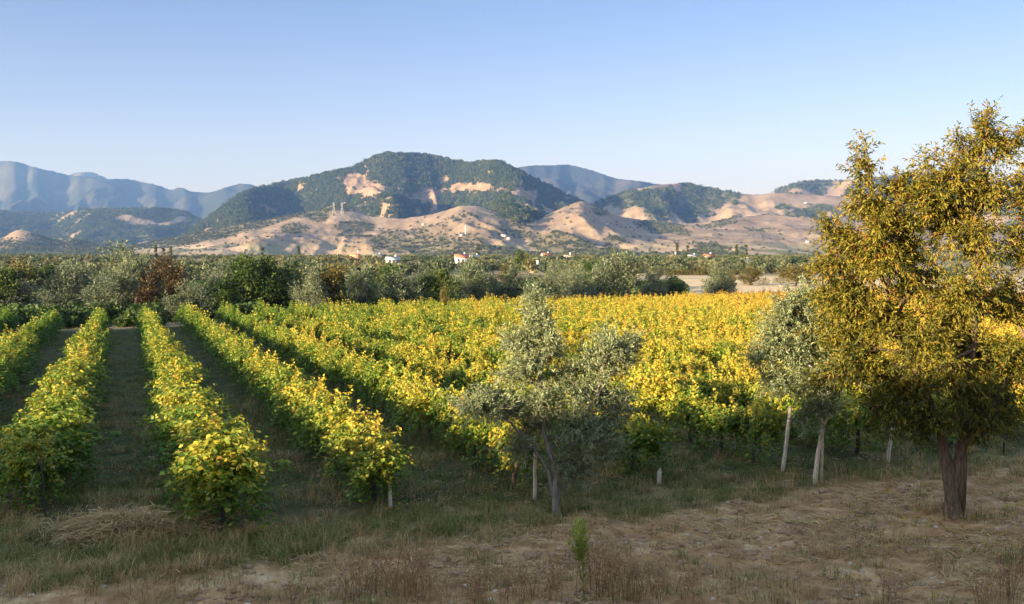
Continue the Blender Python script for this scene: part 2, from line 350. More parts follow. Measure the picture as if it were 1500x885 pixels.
def hills():
    px = HU * F + CX
    H = np.full(HX.shape, -6.0); who = np.full(HX.shape, -1)
    wx = 140 * (fbm(HX / 400, HYY / 500, 3, 34) - .5)
    gul = ridged((HX + wx) / 380 + .3 * HYY / 380, HYY / 900, 5, 31)
    fine = ridged(HX / 95, HYY / 170, 4, 41)
    spur = fbm(HX / 520, HYY / 1500, 3, 51)
    for i, (nm, (Y0, wf, wb, pts)) in enumerate(LAY.items()):
        a = np.array(pts, float)
        sk = np.interp(px, a[:, 0], a[:, 1]); 
        kx = np.hanning(13); kx /= kx.sum()
        row = np.convolve(np.pad(sk[0], 6, 'edge'), kx, 'valid')
        rowt = row + 2.6 * (fbm(hu * F / 26 + i * 9, hu * 0, 4, 61 + i) - .5) * np.clip((372 - row) / 30, 0, 1)
        Yr = Y0 + (fbm(hu * Y0 / 420, hu * 0 + i, 3, 71 + i) - .5) * wf * 0.55
        top = np.clip((372 - rowt), 0, None) / F * Yr
        t = np.where(HYY < Yr, 1 + (HYY - Yr) / wf, 1 - (HYY - Yr) / wb); t = np.clip(t, 0, 1)
        ex = 1.05 + 1.5 * (spur - .45) if nm not in ('foot', 'foot_right', 'knoll_a') else 1.0 + 1.2 * (spur - .45)
        sh = t ** np.clip(ex, .55, 2.4)
        mid = 4 * t * (1 - t)
        G = {'foot': .40, 'foot_right': .40, 'knoll_a': .35, 'main': .62, 'mid_right': .55, 'wood_left': .3}.get(nm, .13)
        h = top * (sh - mid * G * (1 - gul) * 1.5 - mid * G * .34 * (1 - fine)) + 3.0 * (fine - .5) * mid * np.clip(top / 60, 0, 1)
        h = np.where(t > 0, h, -6)
        who = np.where(h > H, i, who); H = np.maximum(H, h)
    H = H - 4 * (1 - sstep(1500, 1750, HYY))
    return H, who
HZ, WHO = hills()
NM = list(LAY)
def is_(n): return WHO == NM.index(n)
hpx = HU * F + CX; hpy = HY - (HZ - EYE) / HYY * F
nb = fbm(HX / 140, HYY / 190, 4, 81); nb2 = fbm(HX / 60, HYY / 90, 4, 83); nbig = fbm(HX / 420 + 7.7, HYY / 600 + 2.2, 3, 182)
def blob(cx, cy, rx, ry): return np.exp(-(((hpx - cx) / rx) ** 2 + ((hpy - cy) / ry) ** 2))
edge = np.interp(hpx[0], [225, 300, 420, 470, 540, 600, 680, 730, 800, 840, 870], [372, 335, 315, 305, 318, 322, 305, 312, 320, 296, 310])
cliff = 1.0 * np.clip(blob(515, 262, 22, 9) + blob(540, 278, 36, 12) + .75 * blob(620, 288, 32, 13) + .58 * blob(690, 275, 45, 10) + .5 * blob(770, 285, 45, 14) + .5 * blob(655, 262, 16, 8) + .5 * blob(735, 255, 30, 8) + .4 * blob(600, 262, 22, 8), 0, 1) * is_('main')
streak = fbm((HX + 40 * nb) / 24, HYY / 120, 3, 87)
rockm = sstep(.30, .44, cliff * (.1 + .55 * nb2 + 1.15 * streak))
forest = np.zeros(HX.shape)
forest[is_('main')] = 1
nsp = fbm((HX + 50 * nb) / 26, HYY / 95, 3, 85)
speck = is_('main') * sstep(.56, .64, .5 * nsp + .5 * nb2 + .10 * sstep(560, 700, hpx) * sstep(232, 262, hpy) - .06)
speck = speck * sstep(232, 250, hpy)
forest = forest * (1 - .8 * speck) * (1 - rockm) * sstep(-12, 2, (edge[None, :] - hpy) + 26 * (nb - .5))
forest = np.maximum(forest, is_('wood_left') * sstep(.30, .38, nb))
forest = np.maximum(forest, is_('mid_right') * sstep(.46, .54, .6 * nb + .4 * nbig + .16 * blob(1010, 300, 80, 22) + .14 * blob(920, 295, 60, 14) - .14 * blob(1120, 300, 60, 25)))
forest = np.maximum(forest, is_('tip_right') * sstep(.40, .5, nb))
gl = ridged(HX / 330 + .15 * HYY / 330, HYY / 950, 5, 31)
scrub = (is_('foot') | is_('foot_right') | is_('knoll_a')) * np.clip(sstep(.555, .63, nb * .55 + nbig * .5 - .30 * (gl - .62)) + .9 * sstep(.3, .6, blob(430, 335, 22, 9) + blob(520, 333, 35, 10) + blob(880, 308, 14, 10) + blob(900, 352, 18, 8) + blob(640, 345, 12, 5)), 0, 1)
scrub = scrub * (1 - .85 * np.clip(blob(690, 332, 95, 22), 0, 1))
scrub = np.where(is_('knoll_a'), np.maximum(scrub, sstep(.42, .5, nb) * sstep(345, 356, hpy)), scrub)
fieldm = (is_('foot') | is_('foot_right') | is_('knoll_a')) * sstep(352, 364, hpy)
farv = (is_('far_left') | is_('far_right') | is_('far_tip')) * 1.0
far_bare = np.where(is_('far_tip'), .3, .12 * sstep(.56, .68, nbig + .12 * is_('far_right')))
idx = np.arange(NU * NYH).reshape(NYH, NU)
Q = np.stack([idx[:-1, :-1], idx[:-1, 1:], idx[1:, 1:], idx[1:, :-1]], -1).reshape(-1, 4)
hm = mesh_np('hills', np.stack([HX.ravel(), HYY.ravel(), HZ.ravel()], 1), [Q],
             {'wood': forest.ravel(), 'scrub': scrub.ravel(), 'rock': np.maximum(rockm, .8 * speck).ravel(), 'field': fieldm.ravel(), 'far': (farv * (1 - far_bare)).ravel()}, True)
def hill_mat():
    m, nt, L = new_mat('hillside'); b = nt['Principled BSDF']; b.inputs['Roughness'].default_value = .95; b.inputs['Specular IOR Level'].default_value = .05
    tc = nt.new('ShaderNodeTexCoord')
    def nz(scale, det=6, ro=.6):
        n = nt.new('ShaderNodeTexNoise'); n.inputs['Scale'].default_value = scale; n.inputs['Detail'].default_value = det; n.inputs['Roughness'].default_value = ro
        L.new(tc.outputs['Object'], n.inputs['Vector']); return n.outputs['Fac']
    def mix(f, a, c):
        x = nt.new('ShaderNodeMix'); x.data_type = 'RGBA'; L.new(f, x.inputs[0]); L.new(a, x.inputs[6]); L.new(c, x.inputs[7]); return x.outputs[2]
    def rp(v, st): r = ramp(nt, st); L.new(v, r.inputs[0]); return r.outputs[0]
    dry = rp(nz(.012, 8, .65), [(.3, (.15, .105, .066)), (.5, (.225, .165, .107)), (.7, (.31, .235, .155))])
    under = rp(nz(.03, 6), [(.3, (.04, .05, .022)), (.7, (.12, .105, .05))])
    shrub = rp(nz(.05, 6), [(.3, (.07, .075, .04)), (.7, (.17, .13, .075))])
    rock = rp(nz(.03, 8, .7), [(.35, (.08, .065, .038)), (.5, (.21, .145, .09)), (.7, (.33, .235, .15))])
    farc = rp(nz(.004, 6), [(.3, (.018, .028, .022)), (.7, (.045, .045, .03))])
    vo = nt.new('ShaderNodeTexVoronoi'); vo.inputs['Scale'].default_value = 1 / 130.; L.new(tc.outputs['Object'], vo.inputs['Vector'])
    sp = nt.new('ShaderNodeSeparateColor'); L.new(vo.outputs['Color'], sp.inputs[0])
    fld = rp(sp.outputs[0], [(0, (.36, .25, .16)), (.3, (.2, .18, .09)), (.5, (.42, .31, .2)), (.7, (.14, .14, .06)), (.85, (.34, .25, .15)), (1, (.3, .2, .12))])
    c = mix(attr(nt, 'field').outputs['Fac'], dry, fld)
    c = mix(attr(nt, 'scrub').outputs['Fac'], c, shrub)
    c = mix(attr(nt, 'wood').outputs['Fac'], c, under)
    c = mix(attr(nt, 'rock').outputs['Fac'], c, rock)
    c = mix(attr(nt, 'far').outputs['Fac'], c, farc)
    L.new(c, b.inputs['Base Color'])
    bp = nt.new('ShaderNodeBump'); bp.inputs['Strength'].default_value = .8; bp.inputs['Distance'].default_value = 6
    L.new(nz(.04, 8, .65), bp.inputs['Height']); L.new(bp.outputs[0], b.inputs['Normal'])
    return m
hills_o = link('hills', hm, hill_mat()); tag(hills_o, 'dry tan foothills and wooded mountains closing the plain', 'hills', kind='structure')
_lY = np.log(hY / hY[0]) / np.log(hY[-1] / hY[0]) * (NYH - 1)
def hsample(A, u, Y):
    iu = np.clip((u - hu[0]) / (hu[-1] - hu[0]) * (NU - 1), 0, NU - 1.001); iy = np.clip(np.log(Y / hY[0]) / np.log(hY[-1] / hY[0]) * (NYH - 1), 0, NYH - 1.001)
    a = iu.astype(int); b = iy.astype(int); fu = iu - a; fv = iy - b
    return (A[b, a] * (1 - fu) + A[b, a + 1] * fu) * (1 - fv) + (A[b + 1, a] * (1 - fu) + A[b + 1, a + 1] * fu) * fv
def hill_hit(px, py):
    """the hillside point that the photo shows at this pixel"""
    u = (px - CX) / F; Y = np.linspace(1500, 11000, 4000)
    z = hsample(HZ, np.full_like(Y, u), Y); y = HY - (z - EYE) / Y * F
    k = np.argmax(y <= py) if (y <= py).any() else int(np.argmin(y))
    return Vector((u * Y[k], Y[k], z[k]))

# ------------------------------------------------------------------ haze
HZB = MB(); HZB.box((0, 5600, 470), (19000, 15000, 960))
hz = link('haze', HZB.mesh('haze')); hz.data.materials.clear()
hmz, nt, L = new_mat('air'); nt.remove(nt['Principled BSDF'])
pv = nt.new('ShaderNodeVolumePrincipled'); pv.inputs['Color'].default_value = (.28, .52, 1, 1); pv.inputs['Density'].default_value = 7.5e-5; pv.inputs['Absorption Color'].default_value = (.4, .4, .4, 1)
pv.inputs['Anisotropy'].default_value = 0.4
L.new(pv.outputs[0], nt['Material Output'].inputs['Volume']); hz.data.materials.append(hmz)
tag(hz, 'pale evening haze lying over the whole valley', 'haze', kind='stuff')

# ------------------------------------------------------------------ leaves
TPL = {
 'lance': (np.array([[0, 0, 0], [.45, -.5, .10], [1, 0, -.12], [.45, .5, .10]]), [np.array([[0, 1, 2], [0, 2, 3]])]),
 'vine': (np.array([[0, 0, 0], [.05, -.42, .06], [.38, -.56, .12], [.62, -.30, .06], [1, 0, -.14], [.62, .30, .06], [.38, .56, .12], [.05, .42, .06]]),
          [np.array([[0, 1, 2], [0, 2, 3], [0, 3, 4], [0, 4, 5], [0, 5, 6], [0, 6, 7]])]),
 'quad': (np.array([[0, 0, 0], [.5, -.5, .15], [1, 0, -.1], [.5, .5, .15]]), [np.array([[0, 1, 2, 3]])]),
}
def norm(a): return a / (np.linalg.norm(a, axis=-1, keepdims=True) + 1e-9)
def leaves(name, pos, axis_, up, size, width, tint, tpl='lance'):
    T, Fs = TPL[tpl]; n = len(pos); k = len(T)
    A = norm(axis_); S = norm(np.cross(A, up)); U = np.cross(S, A)
    L_ = size[:, None, None] * (T[None, :, 0, None] * A[:, None] + T[None, :, 1, None] * width * S[:, None] + T[None, :, 2, None] * U[:, None])
    V = (pos[:, None] + L_).reshape(-1, 3)
    F2 = [(f[None] + (np.arange(n) * k)[:, None, None]).reshape(-1, f.shape[1]) for f in Fs]
    return mesh_np(name, V, F2, {'tint': np.repeat(tint, k)})
def rdir(n, up=0.0):
    v = RNG.normal(size=(n, 3)); v = norm(v); v[:, 2] += up; return norm(v)

# ------------------------------------------------------------------ grapevine
def vine_leaf_mesh(name, canes, lpc, size, seed, long=0.85, tip_bias=0.30):
    rg = np.random.default_rng(seed); bush = rg.uniform(.8, 1.2); side_b = rg.normal(0, .12)
    P = []; A = []; T = []
    for c in range(canes):
        y0 = rg.uniform(-long, long); z0 = rg.uniform(.85, 1.2); x0 = rg.normal(0, .08)
        side = rg.choice([-1, 1]); ang = rg.uniform(-.55, .55)
        cl = .5 + vnoise(y0 * 3.1 + seed, side * 2.0, 5)          # canes come in lumps along the wire
        vel = np.array([side * rg.uniform(.0, .54) * bush * cl + side_b * .6, ang * .7, rg.uniform(.30, .90) * (.65 + .45 * cl)])
        if rg.random() < .30: vel[2] *= .35; vel[0] *= 1.3
        ln = rg.uniform(.9, 1.5); s = np.linspace(.1, 1, lpc) * ln
        g = rg.uniform(.75, 1.25) if rg.random() < .85 else .35
        x = x0 + vel[0] * s * (1 - .22 * s); y = y0 + vel[1] * s; z = z0 + vel[2] * s - g * s * s * .62
        pos = np.stack([x, y, z], 1) + rg.normal(0, .05, (lpc, 3)); pos[:, 2] = np.maximum(pos[:, 2], .22)
        P.append(pos)
        ax = rg.normal(0, 1, (lpc, 3)) * .7; ax[:, 0] += side * .6; ax[:, 2] -= .45; A.append(ax)
        T.append(rg.normal(.33 + .34 * (rg.random() - .5), .11, lpc) + tip_bias * (np.clip(z, .4, 1.8) - 1.1) + .06 * s)
    P = np.concatenate(P); A = np.concatenate(A); T = np.concatenate(T); n = len(P)
    dead = rg.random(n) < .03; T[dead] += rg.uniform(.25, .5, dead.sum())
    up = rg.normal(0, .45, (n, 3)) + np.stack([np.sign(P[:, 0]) * .5, np.zeros(n), np.full(n, 1.0)], 1)
    sz = rg.uniform(.7, 1.25, n) * size
    return leaves(name, P, A, up, sz, 1.0, T, 'vine')
def vine_trunk_mesh(seed):
    rg = np.random.default_rng(seed); mb = MB(); z = np.linspace(-.08, .92, 8)
    w = np.cumsum(rg.normal(0, .022, (8, 2)), 0)
    P = np.stack([w[:, 0], w[:, 1], z], 1); mb.tube(P, np.linspace(.062, .04, 8) * rg.uniform(.85, 1.2, 8), 7, rough=.15)
    for sgn in (-1, 1):
        y = np.linspace(0, sgn * .8, 6); mb.tube(np.stack([w[-1, 0] + rg.normal(0, .02, 6), w[-1, 1] + y, .9 + .12 * np.sin(np.linspace(0, 2.2, 6)) + rg.normal(0, .012, 6)], 1), np.linspace(.036, .018, 6), 6, rough=.1)
        for q in range(3):
            a = np.array([w[-1, 0], w[-1, 1] + sgn * rg.uniform(.1, .75), .98]); d = np.array([rg.normal(0, .25), rg.normal(0, .2), rg.uniform(.3, .55)])
            mb.tube(np.stack([a, a + d * .6, a + d]), [.012, .009, .005], 4, cap=False)
    return mb.mesh('vine_trunk')
NV = 6
v_leaf = [vine_leaf_mesh('vine_foliage', 120, 35, .076, 100 + i) for i in range(NV)]
v_trunk = [vine_trunk_mesh(200 + i) for i in range(NV)]
for m_ in v_leaf: m_.materials.append(M['vine'])
for m_ in v_trunk: m_.materials.append(M['vinewood'])
far_leaf = [vine_leaf_mesh('far_vine_foliage', 80, 30, .096, 300 + i) for i in range(4)]
for m_ in far_leaf: m_.materials.append(M['vine'])

# geometry-node scatter for what nobody could count
def scatter(name, pts, rot, scl, meshes, label, cat):
    coll = bpy.data.collections.new(name + '_kinds')
    for i, m_ in enumerate(meshes):
        coll.objects.link(bpy.data.objects.new(name + '_kind', m_))
    n = len(pts)
    me = mesh_np(name, pts, [], None) if False else bpy.data.meshes.new(name)
    me.vertices.add(n); me.vertices.foreach_set('co', np.asarray(pts, np.float32).ravel())
    me.attributes.new('turn', 'FLOAT_VECTOR', 'POINT').data.foreach_set('vector', np.asarray(rot, np.float32).ravel())
    me.attributes.new('size', 'FLOAT_VECTOR', 'POINT').data.foreach_set('vector', np.asarray(scl, np.float32).ravel())
    me.attributes.new('pick', 'INT', 'POINT').data.foreach_set('value', RNG.integers(0, len(meshes), n).astype(np.int32))
    o = link(name, me)
    ng = bpy.data.node_groups.new(name, 'GeometryNodeTree')
    ng.interface.new_socket('Geometry', in_out='INPUT', socket_type='NodeSocketGeometry'); ng.interface.new_socket('Geometry', in_out='OUTPUT', socket_type='NodeSocketGeometry')
    N = ng.nodes; LL = ng.links
    gi = N.new('NodeGroupInput'); go = N.new('NodeGroupOutput'); ip = N.new('GeometryNodeInstanceOnPoints'); ci = N.new('GeometryNodeCollectionInfo')
    ci.inputs['Collection'].default_value = coll; ci.inputs['Separate Children'].default_value = True; ci.inputs['Reset Children'].default_value = True
    def na(nm, ty):
        x = N.new('GeometryNodeInputNamedAttribute'); x.data_type = ty; x.inputs['Name'].default_value = nm; return x.outputs['Attribute']
    er = N.new('FunctionNodeEulerToRotation'); LL.new(na('turn', 'FLOAT_VECTOR'), er.inputs[0])
    LL.new(gi.outputs[0], ip.inputs['Points']); LL.new(ci.outputs[0], ip.inputs['Instance']); ip.inputs['Pick Instance'].default_value = True
    LL.new(na('pick', 'INT'), ip.inputs['Instance Index']); LL.new(er.outputs[0], ip.inputs['Rotation']); LL.new(na('size', 'FLOAT_VECTOR'), ip.inputs['Scale'])
    LL.new(ip.outputs[0], go.inputs[0])
    md = o.modifiers.new('scatter', 'NODES'); md.node_group = ng
    return tag(o, label, cat, kind='stuff')
def zturn(n): return np.stack([np.zeros(n), np.zeros(n), RNG.uniform(0, 6.283, n)], 1)

# rows of vines
row_rz = math.atan2(RD[1], RD[0]) - math.pi / 2
vines = []
for r in range(-4, 37):
    p = P0 + r * SP
    t = T0 + {0: -.9, -1: 1.9, 1: .12, 2: .2, 3: .9, 4: .9, 5: .9, 6: .9, 7: .9}.get(r, .6) + .5
    while t < far_edge(p):
        vines.append((r, p + random.gauss(0, .06), t, t < T0 + 1.3 + {-1: 1.7}.get(r, 0) * .5 + .5))
        t += 1.42 + random.gauss(0, .07)
vis = []
for r, p, t, _ in vines:
    x, y = pt(p, t); vis.append((x, y, math.hypot(x, y), abs((x) / y) < .56))
order = sorted([i for i in range(len(vines)) if vis[i][3]], key=lambda i: vis[i][2])
near_set = set(order[:290])
first_in_row = {}
for i in sorted(near_set, key=lambda i: vines[i][2]): first_in_row.setdefault(vines[i][0], i)
ROWN = {-4: 'outermost row at the left', -3: 'far left row seen only at its distant end', -2: 'row cut off by the left edge', -1: 'row that ends left of the straw heap', 0: 'row that ends right of the straw heap with hanging shoots',
        1: 'row that ends in a white post at the left', 2: 'row that ends behind the middle olive tree', 3: 'row that ends at the short broken post', 4: 'row that ends at the tall leaning white post',
        5: 'row ending at the leaning post left of the tree', 6: 'row passing behind the autumn tree trunk', 7: 'row passing behind the autumn tree crown'}
ENDS = {-1: 'dark leafy grapevine at the row end left of the straw heap', 0: 'yellow tipped grapevine drooping at the row end right of the straw heap', 1: 'bushy golden grapevine at the row end above the leftmost white post',
        2: 'green shaded grapevine at the row end behind the middle olive tree', 3: 'rounded green grapevine at the row end above the short broken post', 4: 'grapevine at the row end behind the tall leaning white post',
        5: 'shaded grapevine at the row end beside the leaning post left of the autumn tree', 6: 'shaded grapevine at the row end just behind the autumn tree trunk', 7: 'shaded grapevine at the row end right of the autumn tree trunk'}
far_pts = []; far_rot = []; far_scl = []
for i, (r, p, t, _) in enumerate(vines):
    x, y = pt(p, t); z = float(ground_z(x, y)); rz = row_rz + random.choice([0, math.pi]) + random.gauss(0, .06)
    sc = random.uniform(.9, 1.12)
    if i in near_set:
        end = first_in_row.get(r) == i
        lab = ENDS.get(r) if end and r in ENDS else 'golden green grapevine within the ' + ROWN.get(r, 'merged rows right of the middle olive tree')
        o = thing('grapevine', lab, 'grapevine', (x, y, z), rz, 'grapevines in trellised rows')
        o.scale = (sc * random.uniform(.9, 1.2) * (1.16 if r < 1 else 1.02 if r < 2 else .86), 1.0, sc * random.uniform(.87, 1.0))
        link('trunk', v_trunk[i % NV], parent=o)
        link('foliage', random.choice(v_leaf), parent=o)
    else:
        far_pts.append((x, y, z)); far_rot.append((0, 0, rz)); far_scl.append((sc * .86, 1.05, sc * random.uniform(.88, .98)))
scatter('distant_grapevines', np.array(far_pts), np.array(far_rot), np.array(far_scl), far_leaf, 'mass of golden vines filling the back of the vineyard', 'grapevines')

# ------------------------------------------------------------------ trees
def bez(a, b, c, n):
    t = np.linspace(0, 1, n)[:, None]; return (1 - t) ** 2 * a + 2 * t * (1 - t) * b + t * t * c
def grow(trunks, lobes, rg, branches=14, twigs=7, lpt=10, leaf=.1, width=.3, twig_len=.4, droop=.3, up=.25, r_limb=.05, tpl='lance', tint=(.5, .15), surf=.45, r_br=.012, jit=.02):
    """trunks: list of (points, radii). lobes: (centre, radii, trunk index, position along trunk, density). Returns wood MB, branch MB, leaf arrays."""
    wood = MB(); br = MB(); P = []; A = []; T = []
    for pts, rad in trunks: wood.tube(pts, rad, 10, rough=.1)
    for c, rr, ti, tp, dens in lobes:
        c = np.array(c, float); rr = np.array(rr, float)
        tpts = np.asarray(trunks[ti][0]); k = tp * (len(tpts) - 1); k0 = min(int(k), len(tpts) - 2); a = tpts[k0] + (tpts[k0 + 1] - tpts[k0]) * (k - k0)
        d = c - a; mid = a + d * .5 + np.array([rg.normal(0, .08), rg.normal(0, .08), .06]) * np.linalg.norm(d)
        lim = bez(a, mid, c + np.array([0, 0, rr[2] * .35]), 9)
        ra = float(np.interp(tp, np.linspace(0, 1, len(tpts)), np.broadcast_to(trunks[ti][1], (len(tpts),))))
        br.tube(lim, np.linspace(min(ra * .75, r_limb), r_br * .8, 9), 6, cap=False)
        for b in range(int(branches * dens)):
            v = norm(rg.normal(size=3)); q = rg.random() ** surf
            e = c + v * rr * q
            s = lim[int(rg.uniform(.45, 1) * 8)]
            m_ = (s + e) / 2 + np.array([0, 0, .12 * np.linalg.norm(e - s)])
            bl = bez(s, m_, e, 6); br.tube(bl, np.linspace(r_br, r_br * .35, 6), 4, cap=False)
            bd = norm(e - s)
            for w in range(twigs):
                o = bl[int(rg.uniform(.35, 1) * 5)] + rg.normal(0, jit, 3)
                dv = norm(bd * .6 + rg.normal(0, .55, 3) + np.array([0, 0, up])); ln = twig_len * rg.uniform(.5, 1.2)
                s_ = np.linspace(.08, 1, lpt); pos = o + dv * ln * s_[:, None]; pos[:, 2] -= droop * .35 * ln * s_ ** 2
                P.append(pos + rg.normal(0, .012, (lpt, 3)))
                ax = dv * .75 + rg.normal(0, .6, (lpt, 3)); ax[:, 2] -= droop; A.append(ax)
                T.append(rg.normal(tint[0] + rg.normal(0, tint[1] * .7), tint[1], lpt))
    P = np.concatenate(P); A = np.concatenate(A); T = np.concatenate(T); n = len(P)
    upv = rg.normal(0, .5, (n, 3)) + np.array([0, 0, 1.0])
    me = leaves('crown', P, A, upv, leaf * rg.uniform(.7, 1.25, n), width, T, tpl)
    return wood, br, me, P

# belt trees: a few kinds, each trunk + crown
def belt_kind(seed, h, w, nl, leafsize, mat, width, up, n_leaf, low=.12, tint=.5, tapered=False):
    rg = np.random.default_rng(seed)
    P = []; A = []; T = []; wood = MB()
    nst = rg.integers(1, 4)
    for k in range(nst):
        e = np.array([rg.normal(0, w * .14), rg.normal(0, w * .14), h * .55])
        wood.tube(bez(np.array([rg.normal(0, .08), rg.normal(0, .08), -.15]), np.array([e[0] * .3, e[1] * .3, h * .3]), e, 6), np.linspace(.13, .05, 6) * (h / 4.5), 6)
    for l in range(nl):
        zf = rg.uniform(low + .12, .9); 
        prof = (1.15 - zf) * .9 if tapered else math.sin(math.pi * min(1, (zf * .78 + .18)))
        ang = rg.uniform(0, 6.28); rad = w * .5 * prof * math.sqrt(rg.random()) * .85
        c = np.array([math.cos(ang) * rad, math.sin(ang) * rad, zf * h]); lr = w * rg.uniform(.13, .24) * (.7 if tapered else 1)
        lr3 = np.array([lr, lr, lr * rg.uniform(.8, 1.5)])
        m_ = int(n_leaf / nl); v = norm(rg.normal(size=(m_, 3))); q = rg.random((m_, 1)) ** .4
        pos = c + v * lr3 * q; pos[:, 2] = np.maximum(pos[:, 2], h * low * rg.uniform(.3, 1.2, m_)); P.append(pos)
        A.append(v * .8 + rg.normal(0, .6, (m_, 3)) + np.array([0, 0, up])); T.append(rg.normal(tint + rg.normal(0, .13), .13, m_))
        # upright shoots breaking the outline
        for s in range(3):
            v = norm(np.array([rg.normal(0, .5), rg.normal(0, .5), rg.uniform(.4, 1)])); k_ = 14
            st = c + v * lr * .8; pp = st + v * np.linspace(0, lr * rg.uniform(.5, 1.1), k_)[:, None] + rg.normal(0, .04, (k_, 3)); P.append(pp)
            A.append(v + rg.normal(0, .5, (k_, 3))); T.append(rg.normal(tint + .1, .12, k_))
    P = np.concatenate(P); A = np.concatenate(A); T = np.concatenate(T); n = len(P)
    me = leaves('crown', P, A, rg.normal(0, .5, (n, 3)) + np.array([0, 0, 1.0]), leafsize * rg.uniform(.6, 1.3, n), width, T, 'lance')
    me.materials.append(M[mat]); wm = wood.mesh('trunk'); wm.materials.append(M['farwood'])
    return wm, me, h, w
KIND = {}
for i in range(4): KIND.setdefault('olive', []).append(belt_kind(400 + i, 4.2, 4.0, 15, .20, 'olive', .34, .35, 6500, low=.06, tint=.55))
for i in range(3): KIND.setdefault('broad', []).append(belt_kind(420 + i, 5.0, 4.2, 16, .23, 'broad', .6, .1, 6000, low=.05, tint=.5))
for i in range(2): KIND.setdefault('bronze', []).append(belt_kind(440 + i, 4.6, 3.6, 13, .2, 'bronze', .5, .1, 4500, low=.08, tint=.45))
KIND['rust'] = [belt_kind(450, 5.0, 4.0, 15, .2, 'rust', .55, .1, 6000, low=.12, tint=.45)]
for i in range(2): KIND.setdefault('poplar', []).append(belt_kind(460 + i, 12.0, 2.4, 16, .38, 'broad', .6, .7, 3000, low=.08, tint=.75, tapered=True))
def put_tree(kind, i, x, y, h, w, label, cat='tree', group=None, name=None):
    wm, cm, h0, w0 = KIND[kind][i % len(KIND[kind])]
    o = thing(name or {'olive': 'olive_tree', 'broad': 'broadleaf_tree', 'bronze': 'bronze_tree', 'rust': 'rust_brown_tree', 'poplar': 'poplar_tree'}[kind], label, cat, (x, y, float(ground_z(x, y))), random.uniform(0, 6.28), group)
    o.scale = (w / w0, w / w0, h / h0)
    link('trunk', wm, parent=o); link('crown', cm, parent=o)
    return o
G1 = 'trees along the back of the vineyard'
# photo column, row of the treetop, width in photo pixels, distance, kind, label
BELT = [
 (15, 408, 100, 66, 'olive', 'grey green olive tree behind the vineyard at the left edge'),
 (75, 424, 62, 64, 'olive', 'small round olive tree between the left edge and the pale olive'),
 (163, 399, 92, 66, 'olive', 'pale silver olive tree left of the rust brown tree'),
 (110, 392, 80, 82, 'olive', 'dull olive tree behind the small round olive at the left'),
 (166, 361, 112, 98, 'olive', 'tall grey green olive rising highest at the left of the belt'),
 (60, 384, 90, 105, 'broad', 'dark low tree behind the olives near the left edge'),
 (213, 372, 60, 105, 'olive', 'grey olive with a pointed top just left of the rust brown tree'),
 (237, 377, 74, 70, 'rust', 'rust brown tree rising above the end of the vine rows'),
 (276, 414, 66, 65, 'olive', 'dark blue green olive bush right of the rust brown tree'),
 (318, 408, 60, 69, 'broad', 'dark green tree left of the tallest dark tree'),
 (362, 375, 88, 70, 'broad', 'left half of the tall dark green pair above the vines'),
 (408, 372, 84, 71, 'broad', 'tall dark green tree with leafy right side catching the sun'),
 (452, 398, 58, 68, 'olive', 'blue green olive in the shade right of the tall dark pair'),
 (482, 386, 76, 72, 'bronze', 'bronze green ragged tree right of the tall dark pair'),
 (533, 396, 66, 70, 'olive', 'dark blue olive right of the bronze ragged tree'),
 (585, 393, 74, 71, 'olive', 'wide blue green olive in the middle of the belt'),
 (640, 396, 66, 72, 'broad', 'dark bush left of the yellow green sapling'),
 (652, 418, 22, 66, 'bronze', 'thin yellow green sapling in front of the dark belt'),
 (690, 388, 76, 76, 'olive', 'olive with lit crown above the middle of the vineyard'),
 (742, 388, 72, 77, 'olive', 'pale olive left of the middle olive tree top'),
 (800, 396, 64, 75, 'olive', 'blue grey olive directly above the middle olive tree'),
 (848, 392, 62, 78, 'olive', 'silver olive left of the big round pale olive'),
 (905, 370, 100, 80, 'olive', 'big round pale olive with bare stems at the vineyard back'),
 (958, 398, 50, 83, 'olive', 'light olive right of the big round pale olive'),
 (989, 402, 34, 84, 'broad', 'small dark round bush right of the light olive'),
 (1050, 384, 66, 88, 'olive', 'lone round olive on the dry field right of the belt'),
 (1165, 388, 60, 118, 'bronze', 'brownish bush on the dry field left of the autumn tree'),
 (1100, 392, 50, 125, 'bronze', 'brownish bush beside the lone round olive'),
]
for i, (px, py, w, Y, kind, lab) in enumerate(BELT):
    Y = edge_Y(px) * Y / float(np.interp(px, [0, 150, 600, 1050], [52, 55, 67, 81])) * .97
    tp = at(px, py, Y); put_tree(kind, i, tp.x, Y, max(1.2, (tp.z - float(ground_z(tp.x, Y))) * .95), w / F * Y, lab, group=G1)
# trees standing behind that first line
G2 = 'orchard trees behind the belt'
n2 = 0
for q in (1.26, 1.4, 1.56, 1.75, 1.98):
    px = -60
    while px < 1290:
        Y = edge_Y(px) * q * random.uniform(.97, 1.03)
        if not (px > 990 and q < 1.5) and random.random() < (.8 if px < 1000 else .3):
            kind = random.choice(['olive', 'olive', 'olive', 'broad', 'bronze']) if px < 1000 else random.choice(['olive', 'bronze', 'bronze'])
            top = at(px, random.uniform(380, 402) if px < 1000 else random.uniform(394, 404), Y); g = float(ground_z(top.x, Y))
            put_tree(kind, n2, top.x, Y, max(1.4, (top.z - g) * .95), random.uniform(4.2, 6.5) if px < 1000 else random.uniform(3, 4.5), {'olive': 'grey olive tree in the crowded orchard behind the belt', 'broad': 'dark green tree in the crowded orchard behind the belt', 'bronze': 'brownish tree in the crowded orchard behind the belt'}[kind], group=G2); n2 += 1
        px += random.uniform(62, 100) if px < 1000 else random.uniform(70, 120)
